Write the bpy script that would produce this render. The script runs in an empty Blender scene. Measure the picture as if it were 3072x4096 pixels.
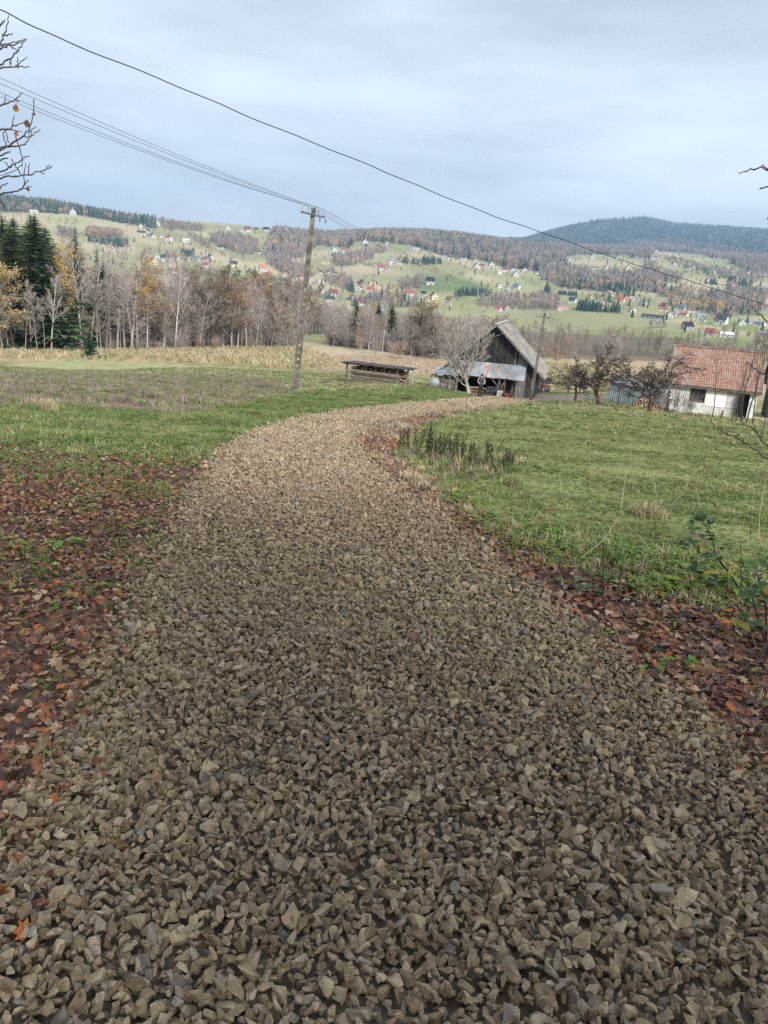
import bpy, bmesh, math, random
import numpy as np
from mathutils import Vector, Matrix, Euler

SC = bpy.context.scene
COL = SC.collection
RAD = math.radians

# ------------------------------------------------------------------ camera
EYE = np.array([0.0, 0.0, 1.6])
FPX = 3076.0                       # focal length in pixels of the 3072 x 4096 photograph
PITCH, ROLL = RAD(16.5), RAD(4.3)
_f = np.array([0, math.cos(PITCH), -math.sin(PITCH)])
_u0 = np.array([0, math.sin(PITCH), math.cos(PITCH)])
_r0 = np.array([1.0, 0, 0])
_r = math.cos(ROLL) * _r0 + math.sin(ROLL) * _u0
_u = math.cos(ROLL) * _u0 - math.sin(ROLL) * _r0
cam_data = bpy.data.cameras.new('camera')
cam = bpy.data.objects.new('camera', cam_data)
COL.objects.link(cam)
cam.matrix_world = Matrix(((_r[0], _u[0], -_f[0], EYE[0]), (_r[1], _u[1], -_f[1], EYE[1]),
                           (_r[2], _u[2], -_f[2], EYE[2]), (0, 0, 0, 1)))
cam_data.sensor_fit = 'VERTICAL'
cam_data.sensor_height = 24.0
cam_data.lens = 24.0 * FPX / 4096.0
cam_data.clip_start = 0.05
cam_data.clip_end = 30000
SC.camera = cam

# ------------------------------------------------------------------ sky, sun, exposure
SUN_EL, SUN_AZ = RAD(33), RAD(152)          # azimuth clockwise from +Y (the viewing direction): behind, to the right
world = bpy.data.worlds.new('World')
SC.world = world
world.use_nodes = True
wt = world.node_tree
wt.nodes.clear()
def wn(t, **k):
    n = wt.nodes.new(t)
    for a, v in k.items():
        setattr(n, a, v)
    return n
sky = wn('ShaderNodeTexSky', sky_type='NISHITA', sun_disc=False, sun_elevation=SUN_EL, sun_rotation=SUN_AZ,
         air_density=1.0, dust_density=2.0, ozone_density=1.0)
tc = wn('ShaderNodeTexCoord')
mp = wn('ShaderNodeMapping')
mp.inputs['Scale'].default_value = (1.5, 1.5, 8.0)
mp.inputs['Rotation'].default_value = (0.05, 0.10, 0.5)
nz = wn('ShaderNodeTexNoise')
nz.inputs['Scale'].default_value = 1.5
nz.inputs['Detail'].default_value = 5
nz.inputs['Roughness'].default_value = 0.5
ramp = wn('ShaderNodeValToRGB')
ramp.color_ramp.elements[0].position = 0.32
ramp.color_ramp.elements[0].color = (0.290, 0.318, 0.352, 1)
ramp.color_ramp.elements[1].position = 0.62
ramp.color_ramp.elements[1].color = (0.455, 0.492, 0.538, 1)
mul = wn('ShaderNodeMixRGB', blend_type='MULTIPLY')
mul.inputs[0].default_value = 1.0
mul.inputs[2].default_value = (0.08, 0.08, 0.08, 1)        # sky strength
# the deck is thinner and brighter low over the valley
sep = wn('ShaderNodeSeparateXYZ')
low = wn('ShaderNodeMapRange')
low.inputs[1].default_value = 0.0; low.inputs[2].default_value = 0.30
low.inputs[3].default_value = 1.25; low.inputs[4].default_value = 0.90
lm = wn('ShaderNodeMixRGB', blend_type='MULTIPLY'); lm.inputs[0].default_value = 1.0
mix = wn('ShaderNodeMixRGB', blend_type='MIX')
mix.inputs[0].default_value = 0.90                         # cloud cover over the blue
bg = wn('ShaderNodeBackground')
bg.inputs['Strength'].default_value = 1.0
wo = wn('ShaderNodeOutputWorld')
L = wt.links.new
L(tc.outputs['Generated'], mp.inputs['Vector'])
L(mp.outputs['Vector'], nz.inputs['Vector'])
L(nz.outputs['Fac'], ramp.inputs['Fac'])
L(sky.outputs['Color'], mul.inputs[1])
L(mul.outputs['Color'], mix.inputs[1])
L(tc.outputs['Generated'], sep.inputs[0]); L(sep.outputs['Z'], low.inputs[0])
L(ramp.outputs['Color'], lm.inputs[1]); L(low.outputs[0], lm.inputs[2])
L(lm.outputs['Color'], mix.inputs[2])
L(mix.outputs['Color'], bg.inputs['Color'])
L(bg.outputs['Background'], wo.inputs['Surface'])

sun_data = bpy.data.lights.new('sun', 'SUN')
sun_data.energy = 2.3
sun_data.angle = RAD(14)
sun_data.color = (1.0, 0.96, 0.91)
sun = bpy.data.objects.new('sun', sun_data)
COL.objects.link(sun)
_sd = Vector((math.sin(SUN_AZ) * math.cos(SUN_EL), math.cos(SUN_AZ) * math.cos(SUN_EL), math.sin(SUN_EL)))
sun.rotation_euler = _sd.to_track_quat('Z', 'Y').to_euler()

SC.view_settings.view_transform = 'Standard'
SC.view_settings.look = 'None'
SC.view_settings.exposure = 1.34
SC.view_settings.gamma = 1.0
SC.render.engine = 'CYCLES'
SC.cycles.use_denoising = False
SC.cycles.max_bounces = 5
SC.cycles.diffuse_bounces = 3
SC.cycles.glossy_bounces = 2
SC.cycles.volume_bounces = 0
SC.cycles.use_adaptive_sampling = False
SC.cycles.adaptive_threshold = 0.008
SC.cycles.sample_clamp_indirect = 4
# ------------------------------------------------------------------ materials
MATS = {}
def mat(name, c1, c2=None, scale=4.0, rough=0.85, bump=0.0, bscale=None, rnd=0.0, hue=0.0, spec=0.25,
        stretch=None, coords='Object', metallic=0.0, attr=None, detail=4, lo=0.35, hi=0.65, c3=None, s3=1.0, transl=0.0,
        palette=None):
    if name in MATS:
        return MATS[name]
    m = bpy.data.materials.new(name)
    m.use_nodes = True
    nt = m.node_tree
    b = nt.nodes['Principled BSDF']
    b.inputs['Roughness'].default_value = rough
    b.inputs['Specular IOR Level'].default_value = spec
    b.inputs['Metallic'].default_value = metallic
    N, K = nt.nodes.new, nt.links.new
    if coords == 'World':
        vec = N('ShaderNodeNewGeometry').outputs['Position']
    else:
        vec = N('ShaderNodeTexCoord').outputs[coords]
    if stretch:
        mm = N('ShaderNodeMapping'); mm.inputs['Scale'].default_value = stretch
        K(vec, mm.inputs['Vector']); vec = mm.outputs['Vector']
    nzn = N('ShaderNodeTexNoise'); nzn.inputs['Scale'].default_value = scale; nzn.inputs['Detail'].default_value = detail
    K(vec, nzn.inputs['Vector'])
    rp = N('ShaderNodeValToRGB')
    rp.color_ramp.elements[0].position = lo; rp.color_ramp.elements[1].position = hi
    rp.color_ramp.elements[0].color = (*c1, 1); rp.color_ramp.elements[1].color = (*(c2 or c1), 1)
    K(nzn.outputs['Fac'], rp.inputs['Fac'])
    out = rp.outputs['Color']
    oi = None
    if palette:                       # the colour of each piece picked by its own random number
        oi = N('ShaderNodeObjectInfo')
        pr = N('ShaderNodeValToRGB'); pr.color_ramp.interpolation = 'CONSTANT'
        e = pr.color_ramp.elements
        while len(e) < len(palette):
            e.new(0.5)
        for i, (pos, col) in enumerate(palette):
            e[i].position = pos; e[i].color = (*col, 1)
        K(oi.outputs['Random'], pr.inputs['Fac'])
        mx = N('ShaderNodeMixRGB'); mx.blend_type = 'MULTIPLY'; mx.inputs[0].default_value = 1
        K(pr.outputs['Color'], mx.inputs[1]); K(out, mx.inputs[2]); out = mx.outputs['Color']
    if attr:
        at = N('ShaderNodeAttribute'); at.attribute_name = attr
        mx = N('ShaderNodeMixRGB'); mx.blend_type = 'MULTIPLY'; mx.inputs[0].default_value = 1
        K(at.outputs['Color'], mx.inputs[1]); K(out, mx.inputs[2]); out = mx.outputs['Color']
    if c3:
        n3 = N('ShaderNodeTexNoise'); n3.inputs['Scale'].default_value = s3; n3.inputs['Detail'].default_value = 3
        K(vec, n3.inputs['Vector'])
        r3 = N('ShaderNodeValToRGB'); r3.color_ramp.elements[0].position = 0.5; r3.color_ramp.elements[1].position = 0.68
        r3.color_ramp.elements[0].color = (0, 0, 0, 1); r3.color_ramp.elements[1].color = (1, 1, 1, 1)
        K(n3.outputs['Fac'], r3.inputs['Fac'])
        mx = N('ShaderNodeMixRGB'); mx.inputs[2].default_value = (*c3, 1)
        K(r3.outputs['Color'], mx.inputs[0]); K(out, mx.inputs[1]); out = mx.outputs['Color']
    if rnd or hue:
        oi = oi or N('ShaderNodeObjectInfo')
        hs = N('ShaderNodeHueSaturation')
        mr = N('ShaderNodeMapRange'); mr.inputs[3].default_value = 1 - rnd; mr.inputs[4].default_value = 1 + rnd
        wr = N('ShaderNodeMath'); wr.operation = 'FRACT'
        ml = N('ShaderNodeMath'); ml.operation = 'MULTIPLY'; ml.inputs[1].default_value = 7.31
        K(oi.outputs['Random'], ml.inputs[0]); K(ml.outputs[0], wr.inputs[0]); K(wr.outputs[0], mr.inputs[0])
        K(mr.outputs[0], hs.inputs['Value'])
        if hue:
            m2 = N('ShaderNodeMapRange'); m2.inputs[3].default_value = 0.5 - hue; m2.inputs[4].default_value = 0.5 + hue
            K(oi.outputs['Random'], m2.inputs[0]); K(m2.outputs[0], hs.inputs['Hue'])
        K(out, hs.inputs['Color']); out = hs.outputs['Color']
    K(out, b.inputs['Base Color'])
    if bump:
        bn = N('ShaderNodeTexNoise'); bn.inputs['Scale'].default_value = bscale or scale * 3; bn.inputs['Detail'].default_value = 6
        K(vec, bn.inputs['Vector'])
        bp = N('ShaderNodeBump'); bp.inputs['Strength'].default_value = bump; bp.inputs['Distance'].default_value = 0.02
        K(bn.outputs['Fac'], bp.inputs['Height']); K(bp.outputs['Normal'], b.inputs['Normal'])
    if transl:
        tr = N('ShaderNodeBsdfTranslucent'); ms = N('ShaderNodeMixShader'); ms.inputs[0].default_value = transl
        K(out, tr.inputs['Color']); K(b.outputs[0], ms.inputs[1]); K(tr.outputs[0], ms.inputs[2])
        K(ms.outputs[0], nt.nodes['Material Output'].inputs['Surface'])
    MATS[name] = m
    return m

# ------------------------------------------------------------------ mesh building
class Geo:
    """collects boxes, tubes, sheets; build() links them as one mesh object"""
    def __init__(self):
        self.v, self.f, self.m = [], [], []
    def add(self, V, F, mi=0):
        o = len(self.v)
        self.v.extend([tuple(map(float, p)) for p in V])
        self.f.extend([tuple(int(i) + o for i in q) for q in F])
        self.m.extend([mi] * len(F))
        return self
    def box(self, c, s, rot=None, mi=0, taper=1.0):
        x, y, z = s[0] / 2, s[1] / 2, s[2] / 2
        V = [(-x, -y, -z), (x, -y, -z), (x, y, -z), (-x, y, -z), (-x * taper, -y * taper, z), (x * taper, -y * taper, z),
             (x * taper, y * taper, z), (-x * taper, y * taper, z)]
        if rot is not None:
            M = Euler(rot).to_matrix()
            V = [M @ Vector(p) for p in V]
        V = [(p[0] + c[0], p[1] + c[1], p[2] + c[2]) for p in V]
        return self.add(V, [(0, 3, 2, 1), (4, 5, 6, 7), (0, 1, 5, 4), (1, 2, 6, 5), (2, 3, 7, 6), (3, 0, 4, 7)], mi)
    def beam(self, a, b, w, h, mi=0):
        a, b = Vector(a), Vector(b)
        d = (b - a).normalized()
        up = Vector((0, 0, 1)) if abs(d.z) < 0.95 else Vector((0, 1, 0))
        s = d.cross(up).normalized(); t = s.cross(d)
        V = []
        for p in (a, b):
            for i, j in ((-1, -1), (1, -1), (1, 1), (-1, 1)):
                V.append(p + s * (i * w / 2) + t * (j * h / 2))
        return self.add(V, [(0, 3, 2, 1), (4, 5, 6, 7), (0, 1, 5, 4), (1, 2, 6, 5), (2, 3, 7, 6), (3, 0, 4, 7)], mi)
    def tube(self, P, R, k=6, mi=0, cap=True):
        P = np.asarray(P, float); n = len(P)
        R = np.full(n, R) if np.isscalar(R) else np.asarray(R, float)
        T = np.gradient(P, axis=0); T /= np.linalg.norm(T, axis=1)[:, None] + 1e-12
        ref = np.array([0, 0, 1.0]) if abs(T[0, 2]) < 0.9 else np.array([1.0, 0, 0])
        A = np.cross(T, ref); A /= np.linalg.norm(A, axis=1)[:, None] + 1e-12
        B = np.cross(T, A)
        an = np.arange(k) * 2 * math.pi / k
        V = P[:, None, :] + R[:, None, None] * (np.cos(an)[None, :, None] * A[:, None, :] + np.sin(an)[None, :, None] * B[:, None, :])
        V = V.reshape(-1, 3)
        F = []
        for i in range(n - 1):
            for j in range(k):
                a, b = i * k + j, i * k + (j + 1) % k
                F.append((a, a + k, b + k, b))
        if cap:
            F.append(tuple(range(k)))
            F.append(tuple((n - 1) * k + j for j in reversed(range(k))))
        return self.add(V, F, mi)
    def prism(self, poly, ext, mi=0):
        """poly: list of 3D points (planar), extruded by vector ext"""
        n = len(poly); e = Vector(ext)
        V = [Vector(p) for p in poly] + [Vector(p) + e for p in poly]
        F = [tuple(range(n)), tuple(reversed(range(n, 2 * n)))]
        F += [(i, i + n, (i + 1) % n + n, (i + 1) % n) for i in range(n)]
        return self.add(V, F, mi)
    def mesh(self, name, mats, smooth=False):
        me = bpy.data.meshes.new(name)
        me.from_pydata(self.v, [], self.f)
        for m in (mats if isinstance(mats, (list, tuple)) else [mats]):
            me.materials.append(m)
        if len(set(self.m)) > 1 or (self.m and self.m[0]):
            me.polygons.foreach_set('material_index', self.m)
        if smooth:
            me.polygons.foreach_set('use_smooth', [True] * len(self.f))
        me.update()
        return me
    def build(self, name, mats, parent=None, smooth=False, fix=True):
        me = self.mesh(name, mats, smooth)
        if fix:
            bm = bmesh.new(); bm.from_mesh(me); bmesh.ops.recalc_face_normals(bm, faces=bm.faces); bm.to_mesh(me); bm.free()
        return link(name, me, parent)
    def arr(self):
        return np.array(self.v, float).reshape(-1, 3), self.f, self.m

def link(name, data, parent=None):
    o = bpy.data.objects.new(name, data)
    COL.objects.link(o)
    if parent is not None:
        o.parent = parent
    return o

PENDING = {}
def tag(o, label=None, cat=None, group=None, kind=None, px=None):
    """label, category, group, kind; with px the label gets its place in the row of its look-alikes at the end"""
    if label: o['label'] = label
    if cat: o['category'] = cat
    if group: o['group'] = group
    if kind: o['kind'] = kind
    if px is not None:
        PENDING.setdefault(label, []).append((px, o))
    return o
def ordinal(n):
    return '%d%s' % (n, 'th' if 10 <= n % 100 <= 20 else {1: 'st', 2: 'nd', 3: 'rd'}.get(n % 10, 'th'))
def finish_labels():
    for lab, items in PENDING.items():
        items.sort(key=lambda t: t[0])
        n = len(items)
        if n == 1:
            continue
        for i, (_, o) in enumerate(items):
            pos = 'leftmost of them' if i == 0 else 'rightmost of them' if i == n - 1 else ordinal(i + 1) + ' from left'
            o['label'] = '%s, %s' % (lab, pos)
def empty(name, loc=(0, 0, 0), rz=0.0):
    o = bpy.data.objects.new(name, None)
    o.empty_display_size = 0.2
    COL.objects.link(o)
    o.location = loc
    o.rotation_euler = (0, 0, rz)
    return o

def fast_mesh(name, V, F, mats, mi=None, smooth=False):
    V = np.asarray(V, np.float32); F = np.asarray(F, np.int32)
    me = bpy.data.meshes.new(name)
    n, k = F.shape
    me.vertices.add(len(V)); me.vertices.foreach_set('co', V.ravel())
    me.loops.add(n * k); me.loops.foreach_set('vertex_index', F.ravel())
    me.polygons.add(n); me.polygons.foreach_set('loop_start', np.arange(0, n * k, k, dtype=np.int32))
    if smooth:
        me.polygons.foreach_set('use_smooth', np.ones(n, bool))
    for m in (mats if isinstance(mats, (list, tuple)) else [mats]):
        me.materials.append(m)
    if mi is not None:
        me.polygons.foreach_set('material_index', np.asarray(mi, np.int32))
    me.update(calc_edges=True)
    me.validate()
    return me

# ------------------------------------------------------------------ scattering (geometry nodes; the prototypes live inside the object)
_NG = None
def scatter_group():
    global _NG
    if _NG: return _NG
    g = bpy.data.node_groups.new('scatter', 'GeometryNodeTree')
    g.interface.new_socket('Geometry', in_out='INPUT', socket_type='NodeSocketGeometry')
    g.interface.new_socket('Geometry', in_out='OUTPUT', socket_type='NodeSocketGeometry')
    N, K = g.nodes.new, g.links.new
    gi, go = N('NodeGroupInput'), N('NodeGroupOutput')
    def named(n, t):
        a = N('GeometryNodeInputNamedAttribute'); a.data_type = t; a.inputs['Name'].default_value = n
        return a.outputs['Attribute']
    pid = named('pid', 'INT')
    cmp_ = N('FunctionNodeCompare'); cmp_.data_type = 'INT'; cmp_.operation = 'GREATER_EQUAL'
    K(pid, [s for s in cmp_.inputs if s.name == 'A' and s.type == 'INT'][0])
    [s for s in cmp_.inputs if s.name == 'B' and s.type == 'INT'][0].default_value = 0
    sep = N('GeometryNodeSeparateGeometry'); sep.domain = 'POINT'
    K(gi.outputs[0], sep.inputs['Geometry']); K(cmp_.outputs['Result'], sep.inputs['Selection'])
    spl = N('GeometryNodeSplitToInstances'); spl.domain = 'POINT'
    K(sep.outputs['Selection'], spl.inputs[0]); K(pid, spl.inputs['Group ID'])
    iop = N('GeometryNodeInstanceOnPoints')
    K(sep.outputs['Inverted'], iop.inputs['Points']); K(spl.outputs['Instances'], iop.inputs['Instance'])
    iop.inputs['Pick Instance'].default_value = True
    K(named('idx', 'INT'), iop.inputs['Instance Index'])
    e2r = N('FunctionNodeEulerToRotation')
    K(named('rot', 'FLOAT_VECTOR'), e2r.inputs[0]); K(e2r.outputs[0], iop.inputs['Rotation'])
    K(named('scl', 'FLOAT_VECTOR'), iop.inputs['Scale'])
    K(iop.outputs['Instances'], go.inputs[0])
    _NG = g
    return g

def scatter(name, protos, P, R, S, I, mats, parent=None):
    """protos: list of Geo. P, R (euler), S: (n,3) arrays; S may be (n,). I: prototype index"""
    V, F, M, pid = [], [], [], []
    for i, g in enumerate(protos):
        o = len(V)
        V.extend(g.v); F.extend([tuple(j + o for j in q) for q in g.f]); M.extend(g.m); pid.extend([i] * len(g.v))
    n = len(P); nv = len(V)
    me = bpy.data.meshes.new(name)
    P = np.asarray(P, float).reshape(-1, 3)
    me.from_pydata(V + [tuple(p) for p in P.tolist()], [], F)
    for m in mats:
        me.materials.append(m)
    me.polygons.foreach_set('material_index', M)
    S = np.asarray(S, float)
    if S.ndim == 1:
        S = np.repeat(S[:, None], 3, 1)
    def att(nm, t, arr, fld):
        a = me.attributes.new(nm, t, 'POINT'); a.data.foreach_set(fld, np.asarray(arr).ravel())
    att('pid', 'INT', np.concatenate([np.array(pid, np.int32), np.full(n, -1, np.int32)]), 'value')
    att('idx', 'INT', np.concatenate([np.zeros(nv, np.int32), np.asarray(I, np.int32)]), 'value')
    att('rot', 'FLOAT_VECTOR', np.concatenate([np.zeros((nv, 3)), R]).astype(np.float32), 'vector')
    att('scl', 'FLOAT_VECTOR', np.concatenate([np.ones((nv, 3)), S]).astype(np.float32), 'vector')
    me.update()
    o = link(name, me, parent)
    o.modifiers.new('scatter', 'NODES').node_group = scatter_group()
    return o

# ------------------------------------------------------------------ pixels and ground
D = 3072 / 1659.0                       # the photo as displayed (1659 px wide) -> full size
def ray(px, py):
    d = _f + _r * ((px - 1536) / FPX) + _u * ((2048 - py) / FPX)
    return d / math.hypot(d[0], d[1])   # horizontal length 1
def project(P):
    Q = np.asarray(P, float) - EYE
    z = Q @ _f
    zz = np.where(z > 0.05, z, 0.05)
    px = 1536 + FPX * (Q @ _r) / zz
    py = 2048 - FPX * (Q @ _u) / zz
    return np.where(z > 0.05, px, -1e6), np.where(z > 0.05, py, 1e6)
def inpoly(px, py, poly):
    px, py = np.asarray(px), np.asarray(py)
    inside = np.zeros(px.shape, bool)
    n = len(poly); j = n - 1
    for i in range(n):
        xi, yi = poly[i]; xj, yj = poly[j]
        if yi != yj:
            c = ((yi > py) != (yj > py)) & (px < (xj - xi) * (py - yi) / (yj - yi) + xi)
            inside ^= c
        j = i
    return inside
def dp(*pts):
    return [(x * D, y * D) for x, y in pts]
def cp(x0, y0, s, *pts):
    return [(x0 + x * s, y0 + y * s) for x, y in pts]
c1 = lambda *p: cp(0, 760, 0.3617, *p)
c2 = lambda *p: cp(550, 840, 0.3617, *p)
c3 = lambda *p: cp(1100, 860, 0.3617, *p)
c4 = lambda *p: cp(1650, 860, 0.3617, *p)
c5 = lambda *p: cp(2150, 980, 0.5252, *p)
c6 = lambda *p: cp(2572, 980, 0.5252, *p)
# ------------------------------------------------------------------ terrain
SLOPE = 0.103
CTRL = [  # pixel x, y, horizontal distance in metres
 (1178,1570,38),(1918,1592,58),(1640,1542,54),(1365,1528,56),(1760,1552,66),(2150,1597,66),(2660,1645,61),(2990,1682,61),
 (2400,1625,53),(2600,1650,52),(0,1400,135),(400,1408,140),(685,1402,150),(1050,1392,165),(1500,1425,140),(1660,1425,160),
 (1300,1465,105),(900,1450,95),(300,1480,80),
 (2240,1490,105),(2700,1480,125),(1260,1345,230),(1230,1330,270),(2400,1385,290),(2750,1400,290),(800,1335,340),(1500,1335,340),(300,1330,340),
 (2270,1330,420),(2730,1347,450),(2845,1380,400),(2370,1245,750),(2600,1268,740),(2100,1255,750),(3072,1400,400),
 (1250,1190,850),(1450,1180,850),(1650,1190,820),(1900,1210,780),(700,1040,1000),(950,1060,1000),(850,1100,900),(300,1040,1000),(0,1000,1050),
 (1500,1090,1150),(1750,1050,1250),(1400,1070,1150),(1350,1010,1450),(1600,1000,1500),(1900,1060,1350),(2000,1100,1200),(2100,1150,1050),
 (1300,990,1550),(1550,965,1650),(1150,1000,1450),(900,1010,1250),(800,960,1450),(1000,930,1650),(400,930,1350),
 (1300,950,1850),(1550,940,2000),(1750,945,2100),(1900,960,2200),(2000,975,2300),
 (700,900,1600),(1000,915,1750),(500,880,1600),(300,855,1550),(100,852,1500),(0,810,2000),(220,835,1950),(400,868,1900),(-300,780,2000),
 (0,900,3500),(500,950,3500),(1000,980,3500),(1500,1000,3500),(1900,1010,3200),
 (2310,1050,1700),(2490,1085,1500),(2200,1110,1300),(2300,1160,1050),(2500,1190,900),(2755,1142,1250),(2900,1160,1200),(2800,1060,1900),
 (2650,1015,2300),(2950,1040,2200),(2200,1000,2200),(2050,966,2700),(2803,1284,700),(2882,1297,680),(3000,1295,680),(2903,1347,520),(3055,1342,560),
 (2100,990,3600),(2400,985,3600),(2700,1000,3200),(3000,1030,3000),
 (2118,958,4400),(2237,920,4600),(2370,890,4900),(2570,877,5300),(2700,902,5300),(2933,918,5300),(3072,930,5300),(3300,940,5300),
 (2000,1010,7500),(2570,950,8000),(3072,990,8000)]
_AZS = 3.6
def _feat(az, r):
    return np.stack([np.asarray(az) * _AZS, np.log(r)], -1)
_pts, _val = [], []
for px_, py_, r_ in CTRL:
    d_ = ray(px_, py_)
    _pts.append((math.atan2(d_[0], d_[1]), r_)); _val.append(d_[2])
for az_ in (-0.75, -0.45, -0.2, 0.0, 0.2, 0.45, 0.75):
    for r_ in (7, 12, 20, 30):
        if r_ == 30 and abs(az_) < 0.3: continue
        _pts.append((az_, r_)); _val.append((-SLOPE * r_ * math.cos(az_) - 1.6) / r_)
for az_ in (-0.75, 0.75):
    for r_, v_ in ((60, -0.115), (140, -0.085), (300, -0.06), (800, -0.005), (2000, 0.07 if az_ < 0 else 0.03), (5300, 0.02 if az_ < 0 else 0.1), (8000, 0.0)):
        _pts.append((az_, r_)); _val.append(v_)
_X = _feat([p[0] for p in _pts], np.array([p[1] for p in _pts], float))
_V = np.array(_val)
def _tps(A, B):
    d2 = ((A[:, None, :] - B[None, :, :]) ** 2).sum(-1)
    return 0.5 * d2 * np.log(d2 + 1e-12)
_n = len(_X)
_K = _tps(_X, _X) + np.eye(_n) * 0.002
_Pm = np.concatenate([np.ones((_n, 1)), _X], 1)
_A = np.block([[_K, _Pm], [_Pm.T, np.zeros((3, 3))]])
_W = np.linalg.solve(_A, np.concatenate([_V, np.zeros(3)]))
def sstep(x, a, b):
    t = np.clip((np.asarray(x, float) - a) / (b - a), 0, 1)
    return t * t * (3 - 2 * t)
_rng0 = np.random.default_rng(5)
_wv = [(_rng0.uniform(0, 6.28), _rng0.uniform(0.25, 2.2), _rng0.uniform(0, 6.28)) for _ in range(14)]
def hz(x, y):
    """ground height; vectorised"""
    x = np.asarray(x, float); y = np.asarray(y, float)
    shp = x.shape; x = x.ravel(); y = y.ravel()
    r = np.hypot(x, y); az = np.arctan2(x, y)
    azc = np.clip(az, -0.75, 0.75); rc = np.clip(r, 7, 8500)
    out = np.empty_like(x)
    for s in range(0, len(x), 20000):
        Q = _feat(azc[s:s + 20000], rc[s:s + 20000])
        out[s:s + 20000] = _tps(Q, _X) @ _W[:_n] + _W[_n] + Q @ _W[_n + 1:]
    zt = 1.6 + out * r
    zp = -SLOPE * np.clip(y, -80, 60)
    w = sstep(r, 8, 22) * (1 - sstep(np.abs(az), 0.9, 1.5))
    z = zp * (1 - w) + zt * w
    und = np.zeros_like(z)
    for a, k, p in _wv:
        und += np.sin((x * math.cos(a) + y * math.sin(a)) * k + p) / (1 + 2 * k)
    z += und * 0.028 * (1 - sstep(r, 20, 120)) * sstep(r, 1.0, 4)
    return z.reshape(shp)
def h1(x, y):
    return float(hz(np.array([x]), np.array([y]))[0])
_TT = np.geomspace(0.4, 6250, 2600)
def gp(px, py, r=None):
    """ground point seen at a pixel; with r the point of the ground at that distance in that direction"""
    d = ray(px, py)
    if r is None:
        X, Y = d[0] * _TT, d[1] * _TT
        below = (EYE[2] + d[2] * _TT) < hz(X, Y)
        k = np.nonzero(below)[0]
        if len(k) == 0:
            r = 5000.0
        else:
            i = max(1, k[0])
            g = np.linspace(_TT[i - 1], _TT[i], 24)
            b = (EYE[2] + d[2] * g) < hz(d[0] * g, d[1] * g)
            r = g[np.argmax(b)] if b.any() else _TT[i]
    return Vector((d[0] * r, d[1] * r, h1(d[0] * r, d[1] * r)))
def at(px, py, r):
    """point of the ray through a pixel at horizontal distance r (for things that hang in the air)"""
    d = ray(px, py)
    return Vector((d[0] * r, d[1] * r, EYE[2] + d[2] * r))

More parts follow.
